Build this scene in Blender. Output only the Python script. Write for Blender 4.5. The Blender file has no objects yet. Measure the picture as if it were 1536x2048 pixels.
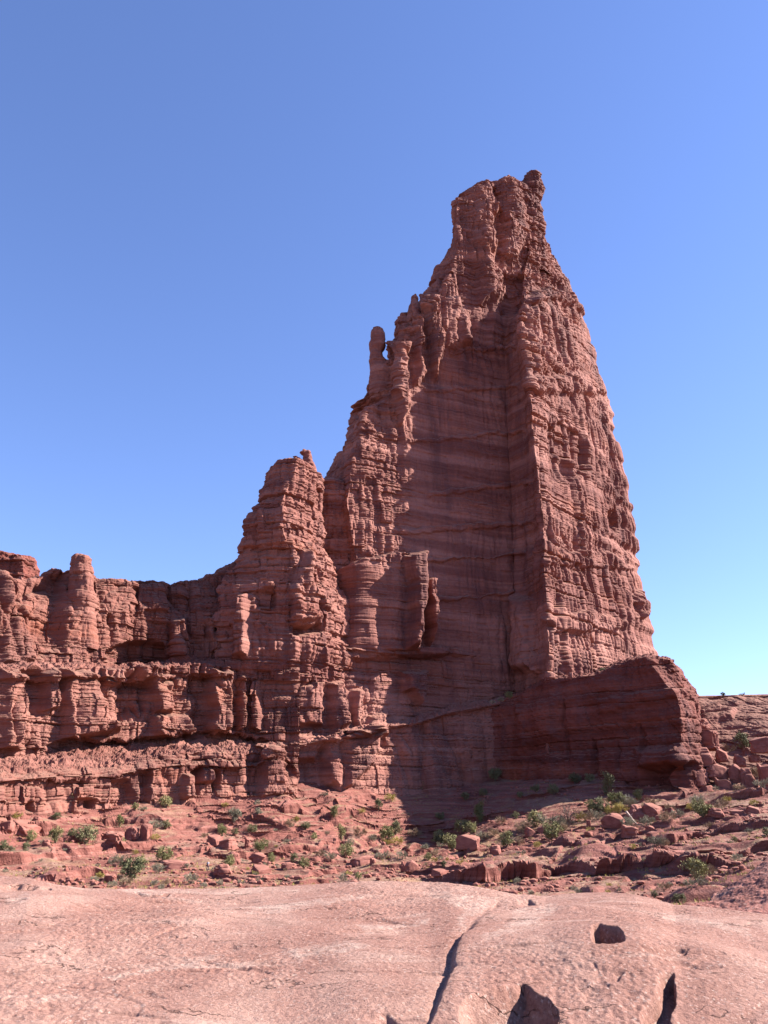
import bpy, bmesh, math, random
import numpy as np
from mathutils import Vector, Matrix

# ------------------------------------------------------------------ camera
C = bpy.context.scene.collection
SC = bpy.context.scene
FPX, PITCH = 1700.0, math.radians(19.9)          # focal length in photo pixels, upward tilt
CP, SP = math.cos(PITCH), math.sin(PITCH)
cam_d = bpy.data.cameras.new('camera')
cam_d.sensor_fit = 'VERTICAL'; cam_d.sensor_height = 36.0
cam_d.lens = FPX / 2048.0 * 36.0
cam_d.clip_start = 0.1; cam_d.clip_end = 20000
cam = bpy.data.objects.new('camera', cam_d); C.objects.link(cam)
cam.location = (0, 0, 0); cam.rotation_euler = (math.pi / 2 + PITCH, 0, 0)
SC.camera = cam

# ------------------------------------------------------------------ light
SUN_AZ, SUN_EL = math.radians(82), math.radians(36)   # azimuth clockwise from +Y
w = bpy.data.worlds.new('World'); SC.world = w; w.use_nodes = True
nt = w.node_tree; nt.nodes.clear()
sky = nt.nodes.new('ShaderNodeTexSky'); sky.sky_type = 'NISHITA'; sky.sun_disc = False
sky.sun_elevation = SUN_EL; sky.sun_rotation = SUN_AZ
sky.altitude = 1500; sky.air_density = 1.2; sky.dust_density = 0.2; sky.ozone_density = 6.0
bg = nt.nodes.new('ShaderNodeBackground'); bg.inputs[1].default_value = 0.061
wo = nt.nodes.new('ShaderNodeOutputWorld')
tint = nt.nodes.new('ShaderNodeMix'); tint.data_type = 'RGBA'; tint.blend_type = 'MULTIPLY'; tint.inputs[0].default_value = 1.0
tint.inputs[7].default_value = (1.16, 1.03, 1.18, 1)             # the camera's cool white balance
nt.links.new(sky.outputs[0], tint.inputs[6]); nt.links.new(tint.outputs[2], bg.inputs[0]); nt.links.new(bg.outputs[0], wo.inputs[0])
sun_d = bpy.data.lights.new('sun', 'SUN'); sun_d.energy = 5.0; sun_d.angle = math.radians(0.53)
sun_d.color = (1.0, 0.935, 0.86)
sun = bpy.data.objects.new('sun', sun_d); C.objects.link(sun)
SV = Vector((math.sin(SUN_AZ) * math.cos(SUN_EL), math.cos(SUN_AZ) * math.cos(SUN_EL), math.sin(SUN_EL)))
sun.rotation_euler = SV.to_track_quat('Z', 'Y').to_euler(); sun.location = (200, 100, 300)
SC.view_settings.view_transform = 'Standard'; SC.view_settings.look = 'None'
SC.view_settings.gamma = 1.0; SC.view_settings.exposure = 1.92
SC.cycles.max_bounces = 5; SC.cycles.diffuse_bounces = 3

# ------------------------------------------------------------------ numpy helpers
rng = np.random.RandomState(7)
_T = rng.rand(64, 64, 64).astype(np.float32) * 2 - 1
_T = _T.ravel()

def vnoise(x, y, z):
    """value noise in -1..1 on float arrays"""
    xi = np.floor(x); yi = np.floor(y); zi = np.floor(z)
    fx = (x - xi).astype(np.float32); fy = (y - yi).astype(np.float32); fz = (z - zi).astype(np.float32)
    fx = fx * fx * fx * (fx * (fx * 6 - 15) + 10); fy = fy * fy * fy * (fy * (fy * 6 - 15) + 10); fz = fz * fz * fz * (fz * (fz * 6 - 15) + 10)
    xi = xi.astype(np.int64); yi = yi.astype(np.int64); zi = zi.astype(np.int64)
    x0 = (xi & 63) << 12; x1 = ((xi + 1) & 63) << 12
    y0 = (yi & 63) << 6; y1 = ((yi + 1) & 63) << 6
    z0 = zi & 63; z1 = (zi + 1) & 63
    T = _T
    a = T[x0 + y0 + z0]; a = a + (T[x1 + y0 + z0] - a) * fx
    b = T[x0 + y1 + z0]; b = b + (T[x1 + y1 + z0] - b) * fx
    c = T[x0 + y0 + z1]; c = c + (T[x1 + y0 + z1] - c) * fx
    d = T[x0 + y1 + z1]; d = d + (T[x1 + y1 + z1] - d) * fx
    a = a + (b - a) * fy; c = c + (d - c) * fy
    return a + (c - a) * fz

def fbm(x, y, z, octs=4, gain=0.5):
    s = 0; a = 1.0
    for i in range(octs):
        s = s + a * vnoise(x + 13.7 * i, y + 7.1 * i, z + 3.3 * i)
        x = x * 2.03; y = y * 2.03; z = z * 2.03; a *= gain
    return s

def sstep(a, b, x):
    t = np.clip((x - a) / (b - a), 0, 1)
    return t * t * (3 - 2 * t)

def hash01(a, b, seed=0):
    h = (a.astype(np.int64) * 73856093) ^ (b.astype(np.int64) * 19349663) ^ (seed * 83492791)
    h = (h ^ (h >> 13)) * 1274126177
    return ((h ^ (h >> 16)) & 0xFFFF) / 65535.0

def at(px, py, Y):
    """point at forward distance Y seen at photo pixel px, py"""
    u = (np.asarray(px, float) - 768) / FPX; v = (1024 - np.asarray(py, float)) / FPX
    t = np.asarray(Y, float) / (CP - v * SP)
    return np.stack([u * t, np.asarray(Y, float) + 0 * t, (SP + v * CP) * t], -1)

def project(P):
    x, y, z = P[..., 0], P[..., 1], P[..., 2]
    f = y * CP + z * SP; up = -y * SP + z * CP
    f = np.maximum(f, 0.05)
    return 768 + FPX * x / f, 1024 - FPX * up / f

def poly_sd(px, py, poly):
    """signed distance to polygon, positive inside"""
    poly = np.asarray(poly, float); n = len(poly)
    d = np.full(px.shape, 1e18); ins = np.zeros(px.shape, bool)
    for i in range(n):
        ax, ay = poly[i]; bx, by = poly[(i + 1) % n]
        ex, ey = bx - ax, by - ay
        t = np.clip(((px - ax) * ex + (py - ay) * ey) / (ex * ex + ey * ey + 1e-9), 0, 1)
        d = np.minimum(d, (px - ax - ex * t) ** 2 + (py - ay - ey * t) ** 2)
        if ay != by:
            cond = ((ay > py) != (by > py)) & (px < ex * (py - ay) / (by - ay) + ax)
            ins ^= cond
    d = np.sqrt(d)
    return np.where(ins, d, -d)

def normals(P):
    du = np.gradient(P, axis=1); dv = np.gradient(P, axis=0)
    n = np.cross(du, dv)
    l = np.linalg.norm(n, axis=-1, keepdims=True)
    return n / np.maximum(l, 1e-9)

def smooth_n(N, k):
    for _ in range(k):
        M = N.copy()
        M[1:-1] += N[:-2] + N[2:]
        M2 = M.copy(); M2[:, 1:-1] += M[:, :-2] + M[:, 2:]
        N = M2 / np.maximum(np.linalg.norm(M2, axis=-1, keepdims=True), 1e-9)
    return N

def grid_obj(name, P, mat, parent=None, smooth=False, wrap=False, flip=False):
    h, wd = P.shape[:2]
    me = bpy.data.meshes.new(name)
    idx = np.arange(h * wd).reshape(h, wd)
    if wrap: idx = np.concatenate([idx, idx[:, :1]], 1)
    q = np.stack([idx[:-1, :-1], idx[:-1, 1:], idx[1:, 1:], idx[1:, :-1]], -1).reshape(-1, 4)
    if flip: q = q[:, ::-1]
    return raw_obj(name, P.reshape(-1, 3), q, mat, parent, smooth)

def raw_obj(name, V, F, mat, parent=None, smooth=False):
    V = np.ascontiguousarray(V, np.float32); F = np.ascontiguousarray(F, np.int32)
    k = F.shape[1]
    me = bpy.data.meshes.new(name)
    me.vertices.add(len(V)); me.vertices.foreach_set('co', V.ravel())
    me.loops.add(F.size); me.loops.foreach_set('vertex_index', F.ravel())
    me.polygons.add(len(F)); me.polygons.foreach_set('loop_start', np.arange(0, F.size, k, dtype=np.int32))
    me.update(calc_edges=True)
    me.polygons.foreach_set('use_smooth', np.full(len(F), smooth))
    me.materials.append(mat)
    o = bpy.data.objects.new(name, me); C.objects.link(o)
    if parent: o.parent = parent
    return o

def tag(o, label=None, cat=None, group=None, kind=None):
    if label: o['label'] = label
    if cat: o['category'] = cat
    if group: o['group'] = group
    if kind: o['kind'] = kind
    return o

def empty(name, label, cat, loc=(0, 0, 0), group=None):
    o = bpy.data.objects.new(name, None); C.objects.link(o); o.location = loc
    o.empty_display_size = 0.3
    return tag(o, label, cat, group)

# ------------------------------------------------------------------ materials
def mat_new(name):
    m = bpy.data.materials.new(name); m.use_nodes = True
    t = m.node_tree; t.nodes.clear()
    out = t.nodes.new('ShaderNodeOutputMaterial'); b = t.nodes.new('ShaderNodeBsdfPrincipled')
    t.links.new(b.outputs[0], out.inputs[0])
    b.inputs['Roughness'].default_value = 0.9
    b.inputs['Specular IOR Level'].default_value = 0.15
    return m, t, b

class NB:
    """small node-tree helper"""
    def __init__(s, t): s.t = t
    def n(s, kind, **kw):
        o = s.t.nodes.new(kind)
        for k, v in kw.items(): setattr(o, k, v)
        return o
    def link(s, a, b): s.t.links.new(a, b)
    def coord(s, scale, obj=True):
        if not hasattr(s, '_tc'): s._tc = s.n('ShaderNodeTexCoord')
        m = s.n('ShaderNodeMapping'); m.inputs['Scale'].default_value = scale
        s.link(s._tc.outputs['Object'], m.inputs[0]); return m.outputs[0]
    def noise(s, vec, scale=1.0, detail=5, rough=0.55, dist=0.0):
        o = s.n('ShaderNodeTexNoise'); s.link(vec, o.inputs['Vector'])
        o.inputs['Scale'].default_value = scale; o.inputs['Detail'].default_value = detail
        o.inputs['Roughness'].default_value = rough; o.inputs['Distortion'].default_value = dist
        return o.outputs[0]
    def ramp(s, f, stops):
        o = s.n('ShaderNodeValToRGB'); s.link(f, o.inputs[0]); e = o.color_ramp.elements
        e[0].position, e[0].color = stops[0][0], (*stops[0][1], 1)
        e[1].position, e[1].color = stops[-1][0], (*stops[-1][1], 1)
        for p, c in stops[1:-1]:
            x = e.new(p); x.color = (*c, 1)
        return o.outputs[0]
    def mask(s, f, a, b):
        o = s.n('ShaderNodeMapRange'); s.link(f, o.inputs[0])
        o.inputs[1].default_value = a; o.inputs[2].default_value = b; o.interpolation_type = 'SMOOTHSTEP'
        return o.outputs[0]
    def mul(s, a, b):
        o = s.n('ShaderNodeMath', operation='MULTIPLY')
        for i, v in enumerate((a, b)):
            if isinstance(v, (int, float)): o.inputs[i].default_value = v
            else: s.link(v, o.inputs[i])
        return o.outputs[0]
    def add(s, a, b):
        o = s.n('ShaderNodeMath', operation='ADD')
        for i, v in enumerate((a, b)):
            if isinstance(v, (int, float)): o.inputs[i].default_value = v
            else: s.link(v, o.inputs[i])
        return o.outputs[0]
    def mix(s, f, a, b, mode='MIX'):
        o = s.n('ShaderNodeMix', data_type='RGBA', blend_type=mode)
        if isinstance(f, (int, float)): o.inputs[0].default_value = f
        else: s.link(f, o.inputs[0])
        for k, v in ((6, a), (7, b)):
            if isinstance(v, tuple): o.inputs[k].default_value = (*v, 1)
            else: s.link(v, o.inputs[k])
        return o.outputs[2]
    def bump(s, h, dist, strength=1.0, nrm=None):
        o = s.n('ShaderNodeBump'); s.link(h, o.inputs['Height'])
        o.inputs['Distance'].default_value = dist; o.inputs['Strength'].default_value = strength
        if nrm is not None: s.link(nrm, o.inputs['Normal'])
        return o.outputs[0]
    def upness(s):
        g = s.n('ShaderNodeNewGeometry'); x = s.n('ShaderNodeSeparateXYZ'); s.link(g.outputs['True Normal'], x.inputs[0])
        return x.outputs[2]

def rock_material(name, dark, mid, light, dust, streak=(0.13, 0.06, 0.06), streak_amt=0.55, bump=0.3):
    m, t, b = mat_new(name); q = NB(t)
    dark, mid, light, dust, streak = [tuple(x * 0.68 for x in c) for c in (dark, mid, light, dust, streak)]
    st = q.noise(q.coord((0.012, 0.012, 0.33)), 1.0, 6, 0.6)            # strata
    st2 = q.noise(q.coord((0.03, 0.03, 1.3)), 1.0, 4, 0.6)
    big = q.noise(q.coord((0.035, 0.035, 0.02)), 1.0, 4)
    fac = q.add(q.add(q.mul(st, 0.40), q.mul(st2, 0.25)), q.mul(big, 0.47))
    col = q.ramp(fac, [(0.43, dark), (0.55, mid), (0.68, light)])
    sk = q.noise(q.coord((0.16, 0.16, 0.010)), 1.0, 6, 0.62)             # vertical varnish streaks
    col = q.mix(q.mul(q.mask(sk, 0.52, 0.66), streak_amt), col, streak)
    or_ = q.noise(q.coord((0.03, 0.03, 0.09)), 1.0, 5, 0.6)
    col = q.mix(q.mul(q.mask(or_, 0.55, 0.72), 0.55), col, (0.22, 0.068, 0.037))
    bd = q.noise(q.coord((0.006, 0.006, 0.14)), 1.0, 3, 0.5)
    col = q.mix(q.mul(q.mask(bd, 0.56, 0.66), 0.45), col, tuple(min(1, c * 1.25) for c in light))
    col = q.mix(q.mul(q.mask(bd, 0.44, 0.34), 0.5), col, (0.105, 0.034, 0.030))
    wk = q.noise(q.coord((0.06, 0.06, 0.004)), 1.0, 5, 0.65)
    col = q.mix(q.mul(q.mask(wk, 0.55, 0.65), streak_amt), col, tuple(c * 0.85 for c in streak))
    fine = q.noise(q.coord((1, 1, 1)), 1.1, 6, 0.7)
    col = q.mix(0.35, col, q.ramp(fine, [(0.3, (0.55, 0.5, 0.5)), (0.7, (1.25, 1.2, 1.15))]), 'MULTIPLY')
    up = q.mask(q.upness(), 0.55, 0.85)
    dn = q.noise(q.coord((1, 1, 1)), 0.9, 5, 0.7)
    dcol = q.ramp(dn, [(0.3, tuple(c * 0.75 for c in dust)), (0.7, dust)])
    col = q.mix(q.mul(up, 0.8), col, dcol)
    q.link(col, b.inputs['Base Color'])
    n1 = q.noise(q.coord((1, 1, 1.8)), 1.9, 8, 0.66)
    n3 = q.noise(q.coord((1.1, 1.1, 0.05)), 1.0, 5, 0.6)
    n2 = q.noise(q.coord((0.35, 0.35, 3.2)), 1.0, 5, 0.6)
    bn = q.bump(n1, bump * 0.7, 0.7)
    bn = q.bump(n3, bump * 1.1, 0.6, bn)
    bn = q.bump(n2, bump * 0.8, 0.5, bn)
    q.link(bn, b.inputs['Normal'])
    return m

ROCK = rock_material('red_rock', (0.16, 0.057, 0.047), (0.29, 0.118, 0.093), (0.40, 0.19, 0.152), (0.42, 0.205, 0.148))
ROCK_PALE = rock_material('red_rock_ledged', (0.145, 0.052, 0.041), (0.245, 0.097, 0.074), (0.33, 0.150, 0.117), (0.32, 0.165, 0.12), streak_amt=0.35)
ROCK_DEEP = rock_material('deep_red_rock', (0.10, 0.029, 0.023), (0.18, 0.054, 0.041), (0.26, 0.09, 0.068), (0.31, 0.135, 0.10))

def ground_material():
    m, t, b = mat_new('talus_ground'); q = NB(t)
    big = q.noise(q.coord((0.05, 0.05, 0.05)), 1.0, 5)
    med = q.noise(q.coord((0.5, 0.5, 0.5)), 1.0, 6, 0.65)
    soil = q.ramp(med, [(0.3, (0.175, 0.080, 0.058)), (0.52, (0.275, 0.152, 0.110)), (0.72, (0.35, 0.225, 0.165))])
    soil = q.mix(q.mul(q.mask(big, 0.5, 0.68), 0.5), soil, (0.40, 0.24, 0.13))
    strata = q.noise(q.coord((0.06, 0.06, 1.4)), 1.0, 5, 0.6)
    rock = q.ramp(strata, [(0.35, (0.16, 0.053, 0.042)), (0.55, (0.26, 0.100, 0.078)), (0.7, (0.34, 0.152, 0.122))])
    up = q.mask(q.upness(), 0.80, 0.965)
    pat = q.mask(q.noise(q.coord((0.09, 0.09, 0.09)), 1.0, 5, 0.6), 0.42, 0.58)
    col = q.mix(q.mul(up, pat), rock, soil)
    v = q.n('ShaderNodeTexVoronoi'); q.link(q.coord((1, 1, 1)), v.inputs['Vector']); v.inputs['Scale'].default_value = 1.6
    sx = q.n('ShaderNodeSeparateColor'); q.link(v.outputs['Color'], sx.inputs[0])
    peb = q.mul(q.mask(sx.outputs[0], 0.80, 0.84), q.mask(v.outputs['Distance'], 0.36, 0.26))
    col = q.mix(q.mul(peb, up), col, q.ramp(sx.outputs[1], [(0.0, (0.20, 0.08, 0.06)), (0.6, (0.46, 0.25, 0.19)), (1.0, (0.55, 0.42, 0.27))]))
    gr = q.mask(q.noise(q.coord((0.22, 0.22, 0.22)), 1.0, 6, 0.7), 0.55, 0.68)
    col = q.mix(q.mul(q.mul(gr, up), 0.55), col, (0.34, 0.27, 0.12))
    col = q.mix(1.0, col, (0.74, 0.74, 0.74), 'MULTIPLY')
    q.link(col, b.inputs['Base Color'])
    n1 = q.noise(q.coord((1, 1, 1)), 1.3, 9, 0.68)
    bn = q.bump(n1, 0.5, 0.8); bn = q.bump(peb, 0.25, 0.8, bn)
    q.link(bn, b.inputs['Normal'])
    return m
GROUND = ground_material()

def slab_material(name, base, pale, rust, grain=1.0):
    m, t, b = mat_new(name); q = NB(t)
    big = q.noise(q.coord((0.55, 0.35, 0.6)), 1.0, 5, 0.6, 0.6)
    col = q.ramp(big, [(0.30, rust), (0.48, base), (0.72, pale)])
    vein = q.noise(q.coord((0.28, 1.1, 1.0)), 1.0, 6, 0.6, 1.0)
    col = q.mix(q.mul(q.mask(vein, 0.58, 0.72), 0.45), col, (0.56, 0.40, 0.33))
    at_ = q.n('ShaderNodeAttribute'); at_.attribute_name = 'vein'
    vn = q.noise(q.coord((1, 1, 1)), 4.5, 6, 0.75)
    col = q.mix(q.mul(q.mask(q.add(q.mul(at_.outputs['Fac'], 0.30), vn), 0.62, 0.95), 0.6), col, (0.56, 0.42, 0.35))
    stn = q.noise(q.coord((0.9, 0.7, 1.0)), 1.0, 6, 0.65, 0.5)
    col = q.mix(q.mul(q.mask(stn, 0.55, 0.68), 0.45), col, tuple(c * 0.68 for c in rust))
    vc = q.n('ShaderNodeTexVoronoi'); vc.feature = 'DISTANCE_TO_EDGE'
    wrp = q.n('ShaderNodeVectorMath', operation='ADD'); wn = q.n('ShaderNodeTexNoise'); wn.inputs['Scale'].default_value = 2.2; wn.inputs['Detail'].default_value = 6
    q.link(q.coord((1, 1, 1)), wn.inputs['Vector']); q.link(wn.outputs['Color'], wrp.inputs[0]); q.link(q.coord((0.45, 1.3, 1.0)), wrp.inputs[1]); q.link(wrp.outputs[0], vc.inputs['Vector']); vc.inputs['Scale'].default_value = 1.1
    crk = q.mul(q.mask(vc.outputs['Distance'], 0.022, 0.004), q.mask(q.noise(q.coord((0.8, 1.2, 1)), 1.0, 4), 0.52, 0.6))
    col = q.mix(q.mul(crk, 0.75), col, tuple(c * 0.35 for c in rust))
    g1 = q.noise(q.coord((1, 1, 1)), 22 * grain, 4, 0.75)
    g0 = q.noise(q.coord((1, 1, 1)), 6 * grain, 6, 0.7)
    col = q.mix(0.30, col, q.ramp(g0, [(0.3, (0.70, 0.62, 0.60)), (0.5, (1.0, 1.0, 1.0)), (0.7, (1.22, 1.25, 1.24))]), 'MULTIPLY')
    col = q.mix(0.75, col, q.ramp(g1, [(0.28, (0.55, 0.45, 0.45)), (0.5, (1.0, 1.0, 1.0)), (0.72, (1.35, 1.38, 1.36))]), 'MULTIPLY')
    bed = q.noise(q.coord((0.35, 2.2, 5.0)), 1.0, 7, 0.65, 0.8)
    col = q.mix(q.mul(q.mask(bed, 0.40, 0.30), 0.4), col, rust)
    v = q.n('ShaderNodeTexVoronoi'); q.link(q.coord((1, 1, 1)), v.inputs['Vector']); v.inputs['Scale'].default_value = 38 * grain
    sx = q.n('ShaderNodeSeparateColor'); q.link(v.outputs['Color'], sx.inputs[0])
    peb = q.mask(sx.outputs[0], 0.86, 0.9)
    col = q.mix(q.mul(peb, 0.45), col, q.ramp(sx.outputs[1], [(0.0, (0.25, 0.12, 0.11)), (0.5, (0.5, 0.33, 0.28)), (1.0, (0.60, 0.48, 0.41))]))
    col = q.mix(1.0, col, (0.69, 0.69, 0.68), 'MULTIPLY')
    q.link(col, b.inputs['Base Color'])
    n1 = q.noise(q.coord((1, 1, 1)), 9 * grain, 9, 0.72)
    bn = q.bump(n1, 0.024 / grain, 0.8); bn = q.bump(g1, 0.028 / grain, 1.0, bn)
    inv = q.n('ShaderNodeMath', operation='SUBTRACT'); inv.inputs[0].default_value = 1.0; q.link(crk, inv.inputs[1]); bn = q.bump(inv.outputs[0], 0.03, 0.8, bn)
    q.link(bn, b.inputs['Normal'])
    return m
SLAB = slab_material('pink_slickrock', (0.335, 0.175, 0.138), (0.43, 0.26, 0.208), (0.29, 0.138, 0.106))
SLAB2 = slab_material('red_slickrock', (0.34, 0.135, 0.11), (0.42, 0.20, 0.165), (0.27, 0.10, 0.08), 0.55)

# ------------------------------------------------------------------ rock relief
def layer_table(seed, tmin, tmax, z0=-60.0, z1=420.0, dz=0.05):
    r = np.random.RandomState(seed); n = int((z1 - z0) / dz)
    prof = np.zeros(n, np.float32); ids = np.zeros(n, np.int32); z = z0; k = 0
    while z < z1:
        th = tmin * (tmax / tmin) ** r.rand()
        a = int((z - z0) / dz); e = min(n, int((z + th - z0) / dz))
        if e > a:
            t = (np.arange(a, e) - a + 0.5) / (e - a)
            sh = r.rand()
            shape = 1 - np.abs(2 * t - 1) ** (3 + 4 * r.rand())
            prof[a:e] = (0.15 + 0.85 * sh) * shape; ids[a:e] = k
        k += 1; z += th
    def f(zz):
        i = np.clip(((zz - z0) / dz).astype(np.int64), 0, n - 1)
        return prof[i], ids[i]
    return f
LAY_BIG = layer_table(3, 2.2, 8.5)
LAY_MID = layer_table(5, 0.7, 3.0)
LAY_FINE = layer_table(9, 0.35, 1.0)
DIP = (0.02, 0.0)

def warp_z(P, amp=1.0):
    x, y, z = P[..., 0], P[..., 1], P[..., 2]
    return z - DIP[0] * x - DIP[1] * y + amp * (1.1 * vnoise(x / 40, y / 40, z / 50) + 0.45 * vnoise(x / 9, y / 9, z / 14))

def rock_disp(P, big=1.6, mid=0.9, fine=0.25, flute=2.0, block=0.8, rough=0.5, rill=0.3, fl_len=11.0, seed=0.0, brk=1.0, zl=1.0):
    x, y, z = P[..., 0] + seed * 31.7, P[..., 1] - seed * 17.3, P[..., 2]
    zw = warp_z(P)
    pb, ib = LAY_BIG(zw); pm, im = LAY_MID(zw); pf, _ = LAY_FINE(zw + 0.2 * vnoise(x / 3, y / 3, z / 3))
    hb = 0.55 + 0.75 * vnoise(x / 17, y / 17, ib * 5.31)
    hm = 0.5 + 0.9 * vnoise(x / 7.5, y / 7.5, im * 3.77)
    on = sstep(-0.35, 0.3, vnoise(x / 24, y / 24, z / 22) + 0.15)           # where the ledges are well cut
    d = big * (pb - 0.5) * hb + mid * (pm - 0.5) * hm * (0.35 + 0.65 * on) + fine * (pf - 0.5)
    # columns and grooves, broken up by the beds
    wx = x + 2.2 * vnoise(x / 12, y / 12, z / 15); wy = y + 2.2 * vnoise(x / 12 + 9, y / 12, z / 15)
    f1 = np.abs(vnoise(wx / fl_len, wy / fl_len, z / (75 * zl) + ib * 0.05 * brk)) ** 0.75
    f2 = np.abs(vnoise(wx / (fl_len * 0.42) + 5, wy / (fl_len * 0.42), z / (34 * zl) + ib * 0.13 * brk)) ** 0.75
    f3 = np.abs(vnoise(x / 1.7, y / 1.7 + 3, z / (16 * zl) + im * 0.31 * brk)) ** 0.8
    fm = 0.5 + 0.8 * sstep(-0.3, 0.4, vnoise(x / 35 + 3, y / 35, z / 30))
    d = d + flute * (1.5 * f1 - 0.55 + 0.8 * f2 - 0.3) * fm + rill * (1.4 * f3 - 0.5) * (1.2 - on)
    # joint blocks
    t = x * 0.86 + y * 0.5
    bl = hash01(np.floor(t / 4.2 + hash01(ib, ib, 1) * 7), ib, 2); bs = hash01(np.floor(t / 1.9 + hash01(im, im, 3) * 7), im, 4)
    d = d + block * (bl - 0.5) + 0.55 * block * (bs - 0.5) * on
    d = d + rough * (fbm(x / 5, y / 5, z / 4, 4, 0.55)) + 0.35 * rough * vnoise(x / 0.8, y / 0.8, z / 0.7)
    return d

def relief(P, feats=(), k=6, nz=0.25, **kw):
    """displace a base grid along its (mostly horizontal) normal"""
    N = smooth_n(normals(P), k)
    hor = np.sqrt(N[..., 0] ** 2 + N[..., 1] ** 2)
    d = rock_disp(P, **kw)
    flat = sstep(0.75, 0.35, hor)                       # on terraces the beds die out
    d = d * (1 - flat) + flat * 0.85 * fbm(P[..., 0] / 3.2, P[..., 1] / 3.2, P[..., 2] / 3.2, 5, 0.65)
    if len(feats):
        px, py = project(P)
        wx = 5 * vnoise(P[..., 0] / 5, P[..., 1] / 5, P[..., 2] / 5) + 2.5 * vnoise(P[..., 0] / 1.6, P[..., 1] / 1.6, P[..., 2] / 1.6)
        wy = 4 * vnoise(P[..., 0] / 5 + 40, P[..., 1] / 5, P[..., 2] / 5) + 2 * vnoise(P[..., 0] / 1.6 + 20, P[..., 1] / 1.6, P[..., 2] / 1.6)
        df = np.zeros(d.shape)
        for poly, prot, soft in feats:
            sd = poly_sd(px + wx, py + wy, poly)
            df = df + prot * sstep(-soft, soft, sd)
    D = N.copy(); D[..., 2] = np.where(hor > 0.5, D[..., 2] * nz, D[..., 2])
    D /= np.maximum(np.linalg.norm(D, axis=-1, keepdims=True), 1e-9)
    Q = P + D * d[..., None]
    if len(feats):
        H = smooth_n(N, 10); H[..., 2] = 0; H /= np.maximum(np.linalg.norm(H, axis=-1, keepdims=True), 1e-6)
        Q = Q + H * df[..., None]
    return Q

def densify(keys_list, res, axis_pts=None):
    """guides given as equal-length key arrays (n,3): resample all with shared spacing"""
    G = [np.asarray(k, float) for k in keys_list]
    L = np.max([np.linalg.norm(np.diff(g, axis=0), axis=1) for g in G], axis=0)
    n = np.maximum(1, np.ceil(L / res)).astype(int)
    out = []
    for g in G:
        seg = [g[i] + (g[i + 1] - g[i]) * (np.arange(n[i]) / n[i])[:, None] for i in range(len(n))]
        out.append(np.concatenate(seg + [g[-1:]], 0))
    return out

def patch(guides, res):
    """surface through a list of guide curves (each (w,3)), rows of about res metres"""
    rows = []
    for a, b in zip(guides[:-1], guides[1:]):
        n = max(2, int(np.ceil(np.max(np.linalg.norm(b - a, axis=1)) / res)))
        n = min(n, 900)
        t = np.arange(n) / n
        rows.append(a[None] + (b - a)[None] * t[:, None, None])
    rows.append(guides[-1][None])
    return np.concatenate(rows, 0)

def by_px(trace, pxs):
    """trace [(px, py, Y)...] sampled at the columns pxs -> (w,3) points"""
    a = np.asarray(trace, float)
    return at(pxs, np.interp(pxs, a[:, 0], a[:, 1]), np.interp(pxs, a[:, 0], a[:, 2]))

def by_z(pts, zs):
    p = np.asarray(pts, float); o = np.argsort(p[:, 2]); p = p[o]
    return np.stack([np.interp(zs, p[:, 2], p[:, 0]), np.interp(zs, p[:, 2], p[:, 1]), zs], -1)

# main wall plane of the tower (its broad face), leaning back
A0, A1 = at(640, 1560, 272.), at(1030, 1560, 303.)
TA = A1 - A0; TA[2] = 0; TA /= np.linalg.norm(TA)
NA = np.array([TA[1], -TA[0], 0.0]); BAT = 0.085
def on_a(px, py, off=0.0):
    """ray through px,py meets the broad face pushed out by off metres"""
    u = (px - 768) / FPX; v = (1024 - py) / FPX
    d = np.array([u, CP - v * SP, SP + v * CP])
    k = (NA @ A0 + off + BAT * A0[2]) / (NA @ d + BAT * d[2])
    return d * k

#@@TOWER
# ------------------------------------------------------------------ the great tower
tower = empty('rock_tower', 'towering dark red sandstone monolith with ragged summit rising above the cliffs', 'rock tower', tuple(at(1150, 1560, 290.)))
def child(o, parent):
    o.parent = parent; o.matrix_parent_inverse = Matrix.Translation(-parent.location)
    return o

LT = [(908, 407), (905, 431), (905, 486), (897, 512), (882, 536), (878, 548), (872, 562), (862, 580), (848, 591), (845, 609), (836, 616), (812, 628), (792, 645),
      (788, 655), (788, 697), (784, 712), (768, 718), (744, 745), (738, 787), (734, 800), (726, 808), (706, 818), (703, 833), (699, 869),
      (692, 880), (689, 905), (664, 916), (656, 933), (648, 946), (636, 1000), (632, 1100), (636, 1300), (636, 1640)]
LE = [(915, 407), (915, 431), (915, 486), (912, 512), (905, 540), (895, 562), (880, 590), (865, 610), (840, 640), (812, 660), (806, 700), (800, 745), (790, 790), (760, 806),
      (728, 822), (716, 870), (708, 905), (700, 950), (694, 1000), (706, 1090), (722, 1160), (715, 1300), (700, 1640)]
KT = [(1040, 407), (1050, 500), (1030, 560), (1024, 600), (1012, 660), (1010, 734), (1014, 837), (1018, 922), (1024, 1008), (1028, 1127), (1030, 1281), (1030, 1640)]
PT = [(1050, 407, 0), (1062, 480, 1), (1050, 545, 3), (1048, 580, 8), (1047, 616, 12), (1042, 655, 15), (1050, 734, 17), (1059, 768, 18), (1064, 837, 19), (1072, 922, 20), (1083, 1008, 21), (1089, 1059, 21),
      (1089, 1127, 23), (1091, 1178, 24), (1094, 1230, 26), (1098, 1281, 27), (1098, 1349, 28), (1098, 1640, 29)]
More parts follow.
